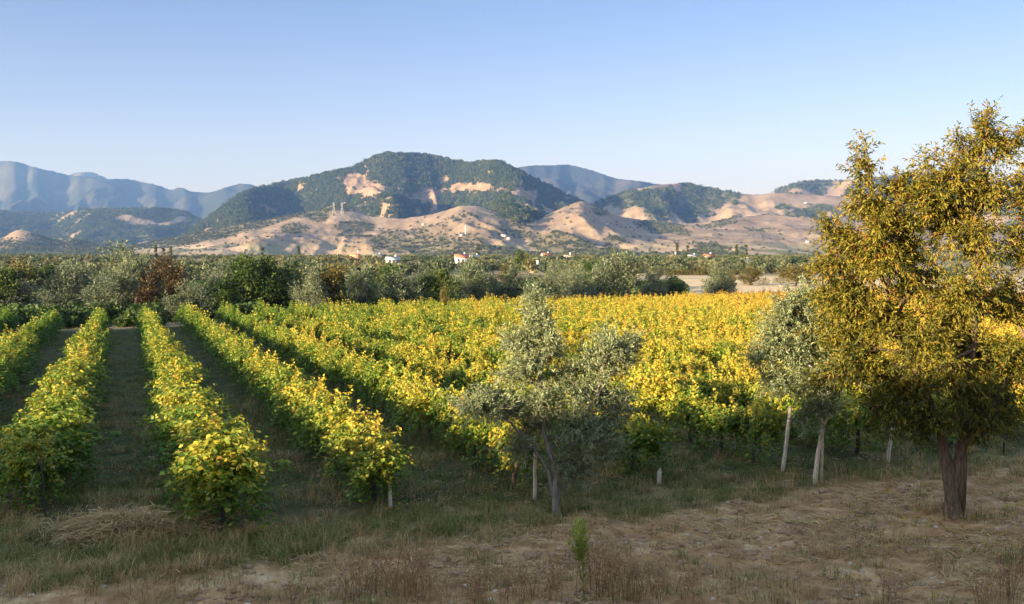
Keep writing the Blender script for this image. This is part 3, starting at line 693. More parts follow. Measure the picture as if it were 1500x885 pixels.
POP = [(228, 358, 620, 'leftmost poplar of the small cluster on the plain'), (239, 362, 640, 'second poplar of the small cluster on the plain'), (250, 361, 640, 'third poplar of the small cluster on the plain'), (385, 361, 560, 'single poplar above the tall dark tree pair'),
       (437, 359, 520, 'slim poplar left of the orange house'), (765, 366, 330, 'dark round tree above the orchard near the white houses'), (992, 356, 900, 'poplar standing left of the red roofed house on the plain'), (1007, 358, 900, 'poplar nearest the red roofed house on the plain'), (1079, 357, 800, 'poplar right of the red roofed house'), (1092, 357, 800, 'rightmost poplar of the pair on the plain'), (700, 356, 1000, 'thin distant poplar right of the white tower')]
for i, (px, py, Y, lab) in enumerate(POP):
    tp = at(px, py, Y)
    put_tree('broad' if px == 765 else 'poplar', i, tp.x, Y, tp.z - float(ground_z(tp.x, Y)), 24 / F * Y if px == 765 else 9 / F * Y, lab, group='poplars on the plain' if px != 765 else None)

# the farther orchards, hedges and woods: masses
def lump_tree(name, seed, h, w, n, size, mat, tint=.5, shape='round'):
    rg = np.random.default_rng(seed); nl = 7; P = []; A = []
    for l in range(nl):
        zf = rg.uniform(.3, .8); rad = w * .5 * ((1.05 - zf) if shape == 'cone' else math.sin(math.pi * zf)) * rg.random() ** .5 * .9; an = rg.uniform(0, 6.28)
        c = np.array([math.cos(an) * rad, math.sin(an) * rad, zf * h]); lr = w * rg.uniform(.16, .28); m_ = n // nl
        v = norm(rg.normal(size=(m_, 3))); P.append(c + v * lr * rg.random((m_, 1)) ** .3); A.append(v + rg.normal(0, .6, (m_, 3)))
    P = np.concatenate(P); A = np.concatenate(A); P[:, 2] = np.maximum(P[:, 2], .05 * h)
    me = leaves(name, P, A, rg.normal(0, .5, (len(P), 3)) + np.array([0, 0, 1.0]), size * rg.uniform(.6, 1.3, len(P)), .8, rg.normal(tint, .12, len(P)), 'quad')
    me.materials.append(M[mat]); return me
orch = [lump_tree('orchard_tree', 500 + i, 3.6, 4.2, 420, .55, 'orchard') for i in range(4)]
OP = []
n = 5200
Yo = 205 * (1480 / 205.) ** RNG.random(n); uo = RNG.uniform(-.6, .6, n); X = uo * Yo
# planted in clumps and lines, with open fields left between
keep = (fbm(X / 60 + 3, Yo / 90, 3, 91) > .42 + .10 * (uo > .17) * (Yo < 520)) & ~((uo > .15) & (Yo < 300) & (RNG.random(n) > .04))
X, Yo = X[keep], Yo[keep]; s = RNG.uniform(.6, 1.15, len(X))
scatter('distant_orchard', np.stack([X, Yo, ground_z(X, Yo) - .1], 1), zturn(len(X)), np.stack([s * 1.15, s * 1.15, s * RNG.uniform(.8, 1.15, len(X))], 1), orch, 'olive orchards and hedges spread across the distant plain', 'orchard')
# low rows of vines and hedges on the fields right of the belt
hp = []
for (px0, px1, Y) in ((960, 1080, 300), (940, 1190, 325), (950, 1100, 350), (1080, 1220, 380)):
    for px in np.arange(px0, px1, 3.2): hp.append(((px - CX) / F * Y + random.gauss(0, .2), Y + random.gauss(0, .4), float(ground_z(0, Y)) - .1))
for pxs, Y in ((250, 178), (262, 190)):
    for px in np.arange(pxs, pxs + 60, 4): hp.append(((px - CX) / F * Y, Y, float(ground_z(0, Y)) - .1))
low = [lump_tree('low_hedge', 520 + i, 1.5, 1.9, 240, .32, 'bronze', .35) for i in range(3)]
scatter('field_hedges', np.array(hp), zturn(len(hp)), np.full((len(hp), 3), 1.0) * RNG.uniform(.7, 1.1, (len(hp), 1)), low, 'low green crop rows on the far field', 'crop rows')
und = [lump_tree('undergrowth_bush', 580 + i, 1.5, 2.2, 420, .26, 'broad', .35) for i in range(4)]
n = 4600; uy = RNG.uniform(80, 210, n); ux = RNG.uniform(-.6, .17, n) * uy; p_, t_ = to_pt(ux, uy); k = (t_ > far_edge(p_) + 2.5) & (fbm(ux / 5, uy / 7, 2, 95) > .36)
up_ = np.stack([ux[k], uy[k], ground_z(ux[k], uy[k]) - .1], 1); s = RNG.uniform(.5, 1.15, len(up_))
scatter('undergrowth', up_, zturn(len(up_)), np.stack([s * 1.2, s * 1.2, s], 1), und, 'dark low bushes growing beneath the tree belt', 'undergrowth')
# wooded slopes
def clump_mesh(seed):
    rg = np.random.default_rng(seed); V = []; T = []; Fq = []; k = 0
    for q in range(6):
        h = rg.uniform(6.5, 11.5); w = h * rg.uniform(.55, .8); m_ = 60; c = np.append(rg.normal(0, 5.2, 2), 0)
        zf = rg.uniform(.1, 1, m_); an = rg.uniform(0, 6.28, m_); rd = w * .5 * np.sin(np.pi * np.clip(zf * .8 + .18, 0, 1)) * rg.random(m_) ** .4
        p = c + np.stack([np.cos(an) * rd, np.sin(an) * rd, zf * h], 1); a = norm(np.stack([np.cos(an), np.sin(an), rg.normal(.1, .5, m_)], 1)); b_ = norm(np.cross(a, rg.normal(0, 1, (m_, 3)))); sz = h * .17
        V.append(np.stack([p - a * sz * .5 - b_ * sz * .3, p + b_ * -sz * .6, p + a * sz * .8, p + b_ * sz * .6], 1).reshape(-1, 3)); T.append(np.repeat(rg.normal(.5 + rg.normal(0, .22), .1, m_), 4))
        Fq.append((np.arange(m_) * 4)[:, None] + np.arange(4)[None] + k); k += 4 * m_
    me = mesh_np('slope_trees', np.concatenate(V), [np.concatenate(Fq)], {'tint': np.concatenate(T)}); me.materials.append(M['pine']); return me
pine = [clump_mesh(540 + i) for i in range(5)]
shr = [lump_tree('slope_shrub', 560 + i, 4.0, 5.6, 80, 1.7, 'scrub', .5) for i in range(3)]
def on_hills(mask, n, u0, u1, Y0, Y1):
    u = RNG.uniform(u0, u1, n); Y = np.sqrt(RNG.uniform(Y0 ** 2, Y1 ** 2, n))
    w = hsample(mask, u, Y); k = RNG.random(n) < w * .98; k &= w > .25
    u, Y = u[k], Y[k]; return np.stack([u * Y, Y, hsample(HZ, u, Y) - .4], 1)
FP = np.concatenate([on_hills(forest * is_('main'), 130000, -.37, .18, 2300, 4700), on_hills(forest * ~is_('main'), 120000, -.62, .62, 1700, 6400)])
s = RNG.uniform(.55, 1.2, len(FP))
scatter('mountain_forest', FP, zturn(len(FP)), np.stack([s, s, s * RNG.uniform(.8, 1.2, len(FP))], 1), pine, 'dark pine forest covering the mountain slopes', 'forest')
SP_ = np.concatenate([on_hills(scrub * .5 + .012 * (is_('foot') | is_('foot_right')), 60000, -.6, .6, 1500, 3300) if False else on_hills(np.clip(scrub * .9, 0, 1), 60000, -.6, .6, 1500, 3300)])
Un = RNG.uniform(-.55, .55, 1300); Yn = RNG.uniform(1500, 2900, 1300); SP2 = np.stack([Un * Yn, Yn, hsample(HZ, Un, Yn) - .3], 1)
SP_ = np.concatenate([SP_, SP2[SP2[:, 2] > 0]])
s = RNG.uniform(.45, 1.15, len(SP_))
scatter('hillside_scrub', SP_, zturn(len(SP_)), np.stack([s, s, s], 1), shr, 'dark scrub in the gullies of the tan foothills', 'scrub')
print('INFO forest', len(FP), 'scrub', len(SP_), 'orchard', len(X), 'vines', len(vines), 'far', len(far_pts), 'belt2', n2)

# ------------------------------------------------------------------ houses on the plain
def house(px, py_base_z, Y, w, h, wall, roof, label, rz=0.2, d=None, gable=True, nwin=3):
    w *= .7; h *= .75; py_base_z = py_base_z or float(ground_z((px - CX) / F * Y, Y))
    x = (px - CX) / F * Y; d = d or w * .8
    o = thing('house', label, 'house', (x, Y, py_base_z), rz, 'houses across the plain')
    mb = MB(); mb.box((0, 0, h / 2 - .2), (w, d, h + .4))
    if gable:
        mb.add(np.array([[-w / 2, -d / 2, h], [-w / 2, d / 2, h], [-w / 2, 0, h + d * .26], [w / 2, -d / 2, h], [w / 2, d / 2, h], [w / 2, 0, h + d * .26]]), [np.array([[0, 2, 1], [3, 4, 5]])])
    link('wall', mb.mesh('wall'), M[wall], o)
    rf = MB(); e = .5
    if gable:
        for sg in (-1, 1):
            V = np.array([[-w / 2 - e, sg * (d / 2 + e), h - e * .5], [w / 2 + e, sg * (d / 2 + e), h - e * .5], [w / 2 + e, 0, h + d * .26 + .06], [-w / 2 - e, 0, h + d * .26 + .06]])
            V2 = V + np.array([0, 0, .22]); rf.add(np.concatenate([V, V2]), [np.array([[0, 1, 2, 3], [7, 6, 5, 4], [0, 4, 5, 1], [1, 5, 6, 2], [2, 6, 7, 3], [3, 7, 4, 0]])])
    else: rf.box((0, 0, h + .32), (w + .7, d + .7, .25))
    r_ = link('roof', rf.mesh('roof'), M[roof], o)
    ch = MB(); ch.box((w * .28, d * .1, h + d * .22 + .5), (.7, .7, 1.6)); link('chimney', ch.mesh('chimney'), M['white'], r_)
    for k in range(nwin):
        wx = -w / 2 + w * (k + .5) / nwin; wb = MB()
        if k == nwin // 2:
            wb.box((wx, -d / 2 - .04, 1.05), (1.1, .12, 2.1)); link('door', wb.mesh('door'), M['farwood'], o)
        else:
            wb.box((wx, -d / 2 - .04, 1.6), (1.2, .1, 1.3)); link('window', wb.mesh('window'), M['glass'], o)
            if h > 4.5:
                w2 = MB(); w2.box((wx, -d / 2 - .04, 4.3), (1.2, .1, 1.3)); link('window', w2.mesh('window'), M['glass'], o)
    return o
house(520, 0, 560, 8.5, 5.6, 'orangewall', 'roof', 'orange house with a flat top beyond the orchard', gable=False)
house(575, 0, 470, 8, 3.2, 'white', 'greyroof', 'low white house right of the orange house', .3)
house(553, 0, 700, 7, 4.2, 'white', 'greyroof', 'tiny white house between the orange house and the low white house', -.2)
house(676, 0, 520, 9, 4.2, 'white', 'roof', 'white house with a red roof above the middle of the orchard', .25)
house(695, 0, 640, 8, 3.4, 'white', 'greyroof', 'white outbuilding right of the red roofed white house', 0)
house(783, 0, 330, 5.4, 2.8, 'tanwall', 'greyroof', 'unfinished tan building with a flat slab right of the round dark tree', .1, gable=False)
house(800, 0, 720, 9, 4.8, 'white', 'roof', 'house with a pinkish red roof behind the tan building', .4)
house(832, 0, 640, 7, 4.4, 'white', 'greyroof', 'small white cube house above the big pale olive', -.1, gable=False)
house(986, 0, 620, 8.5, 4.6, 'tanwall', 'greyroof', 'tan walled house left of the red roofed farmhouse', .1, gable=False)
house(1014, 0, 700, 8, 3.6, 'white', 'greyroof', 'white shed between the tan house and the red roofed farmhouse', .1)
house(1038, 0, 600, 8, 4.2, 'white', 'roof', 'red roofed white farmhouse on the right of the plain', .3)
house(1092, 0, 420, 5, 2.8, 'tanwall', 'greyroof', 'small tan hut in the fields left of the autumn tree', .1)
for px, py, w, lab in ((676, 346, 9, 'white building left of the tower on the foothill'), (738, 347, 15, 'largest pale building of the hillside village'), (745, 351, 9, 'small pale house in front of the largest hillside building'), (620, 330, 8, 'lone white house high on the tan hillside'), (1183, 356, 12, 'white house at the foot of the right hills'), (889, 330, 10, 'pale house on the slope beside the conical hill'), (1180, 298, 18, 'white house high on the right hill')):
    v = hill_hit(px, py); o = house(px, v.z - .5, v.y, w, 5, 'white', 'greyroof', lab, random.uniform(-.3, .3)); o['group'] = 'houses on the foothills'
v = hill_hit(682, 345); tw = thing('tower', 'slender white tower beside the hillside village', 'tower', v)
mb = MB(); mb.tube([(0, 0, -1), (0, 0, 19)], [1.3, 1.0], 10); link('shaft', mb.mesh('shaft'), M['white'], tw)
mb = MB(); mb.tube([(0, 0, 14), (0, 0, 15)], [1.8, 1.8], 12); link('balcony', mb.mesh('balcony'), M['white'], tw)
mb = MB(); mb.tube([(0, 0, 19), (0, 0, 23)], [1.2, .1], 10); link('cap', mb.mesh('cap'), M['greyroof'], tw)
def pylon(px, py, H, lab):
    v = hill_hit(px, py); o = thing('power_pylon', lab, 'pylon', v, .3, 'power pylons on the foothills'); mb = MB(); b = H * .11
    lv = np.linspace(0, 1, 7)
    C = [[np.array([sx * b * (1 - .85 * l), sy * b * (1 - .85 * l), H * l - 1]) for sx, sy in ((-1, -1), (1, -1), (1, 1), (-1, 1))] for l in lv]
    for k in range(6):
        for q in range(4):
            mb.tube([C[k][q], C[k + 1][q]], .22, 4); mb.tube([C[k][q], C[k + 1][(q + 1) % 4]], .13, 4); mb.tube([C[k][q], C[k][(q + 1) % 4]], .12, 4)
    link('lattice_mast', mb.mesh('lattice_mast'), M['steel'], o)
    for z in (.72, .86):
        a = MB(); a.tube([(-H * .2, 0, H * z), (0, 0, H * z + 1), (H * .2, 0, H * z)], [.15, .35, .15], 4); link('crossarm', a.mesh('crossarm'), M['steel'], o)
pylon(489, 312, 30, 'left lattice pylon on the tan shoulder below the cliff'); pylon(501, 313, 32, 'right lattice pylon on the tan shoulder below the cliff'); pylon(319, 332, 28, 'lone lattice pylon at the foot of the dark mountain slope')

# ------------------------------------------------------------------ middle olive tree
def olive_tree(basepx, Y, trunks_px, lobes_px, seed, label, lo=(0, 0, 0), **kw):
    rg = np.random.default_rng(seed)
    b = at(*basepx, Y); b.z = float(ground_z(b.x, b.y)); B = np.array(b)
    loc = lambda px, py, dy=0.0: np.array(at(px, py, Y + dy)) - B
    trunks = []
    for pts, rad in trunks_px:
        P = np.array([loc(*q) for q in pts]); n = 17; tt = np.linspace(0, len(P) - 1, n)
        P = np.stack([np.interp(tt, np.arange(len(P)), P[:, k]) for k in range(3)], 1); P[1:-1] += rg.normal(0, .015, (n - 2, 3)); P[0, 2] = min(P[0, 2], -.35)
        trunks.append((P, np.interp(np.linspace(0, 1, n), np.linspace(0, 1, len(rad)), rad)))
    lobes = [(loc(px, py, dy), (rx / F * Y, rx / F * Y * .8, ry / F * Y), ti, lo[ti] + (1 - lo[ti]) * tp, dn) for px, py, rx, ry, dy, ti, tp, dn in lobes_px]
    wood, br, me, P = grow(trunks, lobes, rg, **kw)
    return b, wood, br, me
b, wood, br, me = olive_tree((815, 752), 20.3,
    [([(815, 755), (814, 700), (808, 670), (800, 640), (793, 590), (790, 520)], (.075, .03)), ([(816, 750), (818, 700), (830, 675), (850, 630), (880, 570)], (.06, .025)), ([(814, 740), (805, 690), (770, 640), (735, 610)], (.05, .02))],
    [(790, 460, 32, 34, 0, 0, .95, .9), (765, 505, 46, 40, .1, 0, .9, 1.1), (806, 515, 36, 36, -.2, 0, .9, .8), (765, 545, 45, 30, -.2, 0, .8, .8), (835, 555, 28, 30, .2, 0, .75, .5), (885, 518, 44, 36, 0, 1, .95, 1.1), (920, 515, 42, 24, .3, 1, .95, .7), (880, 560, 50, 32, 0, 1, .85, .8),
     (720, 600, 60, 34, -.2, 2, .95, 1.1), (690, 600, 36, 26, -.3, 2, 1, .6), (765, 620, 55, 40, .4, 0, .6, 1.2), (800, 590, 50, 35, -.3, 0, .65, 1.0), (850, 630, 58, 48, -.3, 1, .7, 1.5), (890, 640, 46, 44, .1, 1, .8, 1.2), (905, 605, 40, 34, .3, 1, .85, .9), (845, 690, 46, 30, 0, 1, .5, .8), (760, 660, 40, 24, .1, 2, .6, .5)],
    61, '', branches=20, twigs=9, lpt=16, leaf=.082, width=.26, twig_len=.38, droop=.05, up=.55, r_limb=.035, tint=(.55, .16), r_br=.009)
o = thing('olive_tree', 'slender silver olive tree with two pale stems in front of the vines', 'olive tree', b)
link('trunk', wood.mesh('trunk', True), M['olivebark'], o); link('branches', br.mesh('branches', True), M['olivebark'], o); link('crown', me, M['silver'], o)
# right olive tree
b, wood, br, me = olive_tree((1194, 706), 23.5,
    [([(1194, 707), (1197, 670), (1203, 630), (1200, 580), (1180, 520), (1170, 470)], (.055, .042, .03)), ([(1203, 640), (1215, 600), (1210, 540)], (.03, .02))],
    [(1175, 452, 40, 34, 0, 0, 1, 1.2), (1150, 480, 40, 36, -.2, 0, .95, 1.1), (1195, 485, 36, 34, .3, 1, 1, 1.0), (1130, 505, 34, 28, .1, 0, .85, .9), (1165, 525, 48, 34, 0, 0, .8, 1.2), (1112, 525, 26, 22, 0, 0, .8, .6), (1200, 545, 40, 34, .2, 1, .8, 1.0), (1170, 575, 52, 28, -.2, 0, .7, 1.0), (1135, 565, 36, 30, .1, 0, .7, .7), (1230, 545, 40, 34, .1, 1, .9, .7), (1185, 615, 46, 22, -.2, 0, .6, .6), (1215, 590, 40, 28, 0, 1, .6, .6)],
    62, '', branches=19, twigs=9, lpt=15, leaf=.09, width=.26, twig_len=.4, droop=.05, up=.6, r_limb=.035, tint=(.42, .16), r_br=.009)
o = thing('olive_tree', 'upright pale olive tree on a whitewashed trunk left of the autumn tree', 'olive tree', b)
link('trunk', wood.mesh('trunk', True), M['concrete'], o); link('branches', br.mesh('branches', True), M['olivebark'], o); link('crown', me, M['silver'], o)
# the autumn tree
b, wood, br, me = olive_tree((1396, 752), 20.4,
    [([(1398, 757), (1395, 748), (1394, 735), (1393, 715), (1388, 685), (1378, 640), (1350, 560), (1310, 470), (1275, 350)], (.27, .19, .155, .135, .125, .10, .08, .06, .03)), ([(1395, 722), (1399, 700), (1407, 660), (1416, 600), (1422, 520), (1432, 400), (1440, 260)], (.08, .105, .10, .09, .07, .05, .03)), ([(1405, 668), (1440, 600), (1490, 540), (1540, 470)], (.1, .08, .06, .03))],
    [(1442, 172, 12, 26, 0, 1, 1, .3), (1436, 205, 20, 26, 0, 1, 1, .35), (1500, 195, 16, 30, .1, 2, 1, .3), (1400, 200, 16, 26, .1, 1, 1, .2), (1360, 235, 18, 26, .1, 1, .95, .25), (1268, 222, 10, 22, 0, 0, 1, .22), (1425, 235, 38, 30, .2, 1, .97, .7), (1470, 215, 34, 30, .3, 1, .97, .6), (1390, 262, 44, 36, -.3, 1, .9, .9), (1450, 280, 52, 40, 0, 1, .88, 1.2), (1500, 270, 40, 44, 0, 2, 1, .9), (1370, 330, 50, 42, .4, 1, .8, 1.1), (1430, 350, 56, 44, -.4, 1, .75, 1.3), (1495, 355, 52, 50, .2, 2, .95, 1.2),
     (1266, 255, 20, 28, 0, 0, 1, .4), (1262, 305, 36, 34, 0, 0, .97, .8), (1310, 320, 44, 36, .3, 0, .9, .8), (1240, 360, 38, 34, .2, 0, .9, .9), (1295, 385, 52, 42, -.4, 0, .85, 1.3), (1245, 420, 40, 36, .3, 0, .8, 1.0), (1350, 415, 56, 44, .3, 0, .75, 1.3), (1410, 430, 56, 46, -.6, 1, .65, 1.3), (1475, 440, 60, 50, .3, 2, .8, 1.4),
     (1212, 395, 26, 30, 0, 0, .85, .5), (1214, 340, 20, 22, .2, 0, .9, .4), (1215, 440, 30, 30, .2, 0, .75, .6), (1208, 560, 34, 26, .2, 0, .55, .5), (1325, 275, 34, 30, .2, 0, .9, .7), (1345, 300, 44, 40, -.3, 1, .85, 1.0), (1320, 365, 50, 40, .2, 0, .85, 1.2), (1285, 335, 46, 36, -.3, 0, .9, 1.0), (1400, 310, 50, 40, .3, 1, .85, 1.1), (1232, 445, 34, 34, 0, 0, .8, .8), (1232, 515, 40, 30, -.2, 0, .65, .8), (1400, 470, 60, 44, .1, 1, .6, 1.2), (1380, 545, 60, 40, -.8, 1, .5, 1.1), (1440, 630, 54, 26, -.6, 1, .4, .8), (1330, 625, 40, 24, -.3, 0, .4, .6),
     (1280, 470, 56, 40, -.2, 0, .7, 1.3), (1225, 480, 34, 34, .2, 0, .7, .6), (1345, 500, 60, 42, -.5, 0, .6, 1.4), (1420, 520, 60, 44, .4, 1, .5, 1.3), (1490, 530, 60, 46, -.3, 2, .6, 1.4), (1260, 545, 56, 36, 0, 0, .6, 1.1), (1330, 570, 60, 36, .3, 0, .5, 1.1), (1300, 600, 50, 26, -.4, 0, .45, .7), (1410, 585, 60, 36, -.5, 1, .45, 1.1), (1470, 600, 56, 36, .2, 2, .4, 1.0), (1360, 625, 44, 24, -.5, 0, .4, .7), (1545, 440, 50, 60, 0, 2, .9, 1.0), (1540, 540, 46, 50, 0, 2, .8, .9)],
    63, '', (.45, .35, 0), branches=17, twigs=9, lpt=12, leaf=.105, width=.30, twig_len=.46, droop=.45, up=.25, r_limb=.06, tint=(.42, .18), r_br=.014)
tz = np.zeros(len(me.vertices) * 3, np.float32); me.vertices.foreach_get('co', tz); tz = tz.reshape(-1, 3)
ti = np.zeros(len(me.vertices), np.float32); me.attributes['tint'].data.foreach_get('value', ti)
ti += .24 * np.clip((tz[:, 2] - 3.6) / 3.0, -1, .6).astype(np.float32); me.attributes['tint'].data.foreach_set('value', ti)   # shade put into the leaf tint: lower crown greener, upper crown more golden
o = thing('autumn_tree', 'large tree with orange brown drooping leaves at the right edge', 'tree', b)
link('trunk', wood.mesh('trunk', True), M['peachbark'], o); link('branches', br.mesh('branches', True), M['peachbark'], o); link('crown', me, M['peach'], o)

# ------------------------------------------------------------------ trellis posts
def post(px, py, toppx, toppy, w, lab, broken=False, mat='concrete'):
    b = gnd(px, py); b.z = float(ground_z(b.x, b.y)) - .1; Y = b.y; tp = at(toppx, toppy, Y)
    o = bpy.data.objects.new('trellis_post', None)
    mb = MB(); a = np.zeros(3); e = np.array(tp - b); n = 7
    P = a + (e - a) * np.linspace(0, 1, n)[:, None] + RNG.normal(0, .004, (n, 3))
    mb.tube(P, np.linspace(w, w * .82, n) * .707, 4, rough=.04)
    if broken: mb.tube([e - (e * .02), e * 1.02 + np.array([.03, 0, .06])], [w * .45, w * .1], 4)
    me = mb.mesh('trellis_post'); bpy.data.objects.remove(o)
    o = link('trellis_post', me, M[mat], loc=b); return tag(o, lab, 'post', 'concrete trellis posts at the row ends')
post(572, 752, 570, 675, .065, 'pale concrete post under the bushy golden vine, left of the middle olive')
post(783, 739, 784, 640, .062, 'straight pale concrete post beside the stems of the middle olive')
post(965, 712, 966, 690, .085, 'short broken concrete post standing in the grass', True)
post(1146, 697, 1158, 596, .072, 'tall white concrete post leaning right, left of the right olive trunk')
post(1299, 681, 1310, 612, .07, 'leaning pale post in the shade left of the autumn tree')
post(324, 772, 323, 668, .055, 'grey weathered post inside the drooping vine right of the straw heap')
post(66, 765, 60, 672, .05, 'dark weathered post in the shaded vine left of the straw heap', mat='vinewood')
post(1470, 664, 1472, 612, .045, 'dark shaded post behind the autumn tree at the right edge', mat='vinewood')  # dark bark colour puts the shade into this post
# trellis wires, one per visible row
for r in range(-2, 7):
    p = P0 + r * SP; mb = MB(); a = pt(p, T0 + .2); e = pt(p, far_edge(p))
    ts = np.linspace(0, 1, 30); P = np.stack([a[0] + (e[0] - a[0]) * ts, a[1] + (e[1] - a[1]) * ts, 0.92 + .02 * np.sin(ts * 90) + ground_z(a[0] + (e[0] - a[0]) * ts, a[1] + (e[1] - a[1]) * ts)], 1)
    mb.tube(P, .006, 4); w_ = link('trellis_wire', mb.mesh('trellis_wire'), M['wire'])
    tag(w_, 'grey trellis wire in the ' + ROWN[r], 'wire', 'trellis wires')

# ------------------------------------------------------------------ grass, straw, weeds
def clump(seed, n, h, spread, w, tint, lean=.5):
    rg = np.random.default_rng(seed); V = []; Fq = []; T = []; k = 0
    for i in range(n):
        b = np.append(rg.normal(0, spread, 2), -.02); a = rg.uniform(0, 6.28); ln = h * rg.uniform(.5, 1.2); le = lean * rg.uniform(.2, 1.3); d = np.array([math.cos(a), math.sin(a), 0]); sd_ = np.array([-d[1], d[0], 0]) * w * .5
        tt = rg.normal(tint, .15)
        for j, s in enumerate((0, .4, .75, 1)):
            c = b + d * ln * le * s * s + np.array([0, 0, ln * s * (1 - .35 * le * s)]); ww = (1, .85, .5, .06)[j]
            V += [c - sd_ * ww, c + sd_ * ww]; T += [tt + .1 * s] * 2
        Fq += [[k + 2 * j, k + 2 * j + 1, k + 2 * j + 3, k + 2 * j + 2] for j in range(3)]; k += 8
    return mesh_np('grass_clump', np.array(V), [np.array(Fq)], {'tint': np.array(T)})
gr = [clump(600 + i, 22, .27, .12, .011, .30, .85) for i in range(4)]; 
for m_ in gr: m_.materials.append(M['grass'])
dr = [clump(620 + i, 26, .36, .10, .010, .5, .9) for i in range(4)]
for m_ in dr: m_.materials.append(M['straw'])
def spread_pts(n, x0, x1, y0, y1, f):
    y = y0 * (y1 / y0) ** RNG.random(n); x = RNG.uniform(-.56, .56, n) * y
    k = RNG.random(n) < f(x, y); x, y = x[k], y[k]; return np.stack([x, y, ground_z(x, y)], 1)
def heapm(x, y):
    hx, hy = gnd(192, 790)[:2]; return np.exp(-(((x - hx) / 1.2) ** 2 + ((y - hy) / 1.0) ** 2))
def fgreen(x, y):
    g = fbm(x * .45, y * .45, 3, 33); b = bare(x, y); strip = np.exp(-((y - np.interp(x, _bx, _by) - .9) / .7) ** 2) * (x < 1)
    return np.clip((1 - b) * (.06 + .6 * sstep(.43, .60, g) * np.where(to_pt(x, y)[1] > T0 + 1.5, 1.15, .5)) + .45 * strip * sstep(.35, .55, g) + .02 * b, 0, 1) * (1 - .95 * heapm(x, y))
gp = spread_pts(60000, 0, 0, 14.2, 85, fgreen); s = RNG.uniform(.4, 1.15, len(gp)) * (.75 + .6 * fbm(gp[:, 0] * .6, gp[:, 1] * .6, 2, 37))
scatter('grass', gp, zturn(len(gp)), np.stack([s, s, s * RNG.uniform(.7, 1.2, len(gp))], 1), gr, 'green grass between and in front of the vine rows', 'grass')
def fdry(x, y):
    g = fbm(x * .5, y * .5, 3, 35); return np.clip((.06 + .5 * sstep(.5, .62, g)) * np.where(bare(x, y) > .5, .55, 1.0) + .3 * heapm(x, y) + .9 * np.exp(-((np.hypot(x - gnd(1396, 752)[0], y - gnd(1396, 752)[1]) - .35) / .3) ** 2), 0, 1)
dp = spread_pts(16000, 0, 0, 13.4, 40, fdry); s = RNG.uniform(.3, 1.0, len(dp))
scatter('dry_grass', dp, zturn(len(dp)), np.stack([s, s, s], 1), dr, 'dry straw coloured grass tufts on the bare strip', 'dry grass')
# loose straw on the ground: short bent strips
def strips(pts, lmin, lmax, w, tint, lift=.02, steep=.12):
    n = len(pts); a = RNG.uniform(0, 6.28, n); ln = RNG.uniform(lmin, lmax, n); d = np.stack([np.cos(a), np.sin(a), RNG.normal(0, steep, n)], 1); sd_ = np.stack([-d[:, 1], d[:, 0], RNG.normal(0, .5, n)], 1) * w * .5
    b = pts + np.array([0, 0, lift]); m_ = b + d * ln[:, None] * .5 + np.array([0, 0, 1.0]) * (ln * .08)[:, None] + sd_ * RNG.normal(0, 4, (n, 1)); e = b + d * ln[:, None]
    e[:, 2] = b[:, 2] + (e[:, 2] - b[:, 2]) * .6
    V = np.stack([b - sd_, b + sd_, m_ - sd_, m_ + sd_, e - sd_, e + sd_], 1).reshape(-1, 3); i = np.arange(n)[:, None] * 6
    Fq = np.concatenate([i + np.array([0, 1, 3, 2]), i + np.array([2, 3, 5, 4])])
    return mesh_np('straw', V, [Fq], {'tint': np.repeat(RNG.normal(tint, .22, n), 6)})
def fstraw(x, y): return np.clip(sstep(.50, .60, fbm(x * .8, y * .8, 4, 39)) * (.12 + .88 * bare(x, y)) + .04, 0, 1) * (1 - heapm(x, y))
sp_ = spread_pts(56000, 0, 0, 13.4, 30, fstraw)
tag(link('straw_litter', strips(sp_, .05, .36, .010, .5), M['straw']), 'loose pale straw scattered over the bare brown earth', 'straw', kind='stuff')
# the straw heap
hx, hy = gnd(192, 790)[:2]; n = 9000
kc = RNG.normal(0, 1, (7, 2)) * np.array([.55, .42]); kk = RNG.integers(0, 7, n)
q = np.stack([hx + kc[kk, 0] + RNG.normal(0, .34, n), hy + kc[kk, 1] + RNG.normal(0, .3, n)], 1); hp3 = np.stack([q[:, 0], q[:, 1], ground_z(q[:, 0], q[:, 1]) + RNG.random(n) * (.03 + .10 * vnoise(q[:, 0] * 2.5, q[:, 1] * 2.5, 9))], 1)
c0 = Vector((hx, hy, float(ground_z(hx, hy)) - .5)); me = strips(hp3 - np.array(c0), .05, .55, .009, .5, .01, .3)
tag(link('straw_heap', me, M['straw'], loc=c0), 'low heap of cut straw between two vine row ends', 'straw heap')
# fallen leaves under the vine ends and the autumn tree
def ffall(x, y):
    p, t = to_pt(x, y); k = np.abs(((p - P0) / SP + .5) % 1 - .5) * SP
    tx, ty = gnd(1396, 752)[:2]
    return np.clip(.5 * np.exp(-(k / .8) ** 2) * sstep(T0 - 1.2, T0 + .3, t) + .6 * np.exp(-((x - tx) ** 2 + (y - ty) ** 2) / 9.0) + .02, 0, 1)
fp = spread_pts(16000, 0, 0, 13.5, 34, ffall); n = len(fp); fp[:, 2] += .015
fl = leaves('fallen_leaves', fp, np.stack([RNG.normal(0, 1, n), RNG.normal(0, 1, n), RNG.normal(0, .12, n)], 1), np.stack([RNG.normal(0, .25, n), RNG.normal(0, .25, n), np.ones(n)], 1), RNG.uniform(.05, .10, n), .9, RNG.uniform(.5, 1.05, n), 'vine')
tag(link('fallen_leaves', fl, M['vine']), 'yellow and brown fallen leaves under the vine ends', 'fallen leaves', kind='stuff')
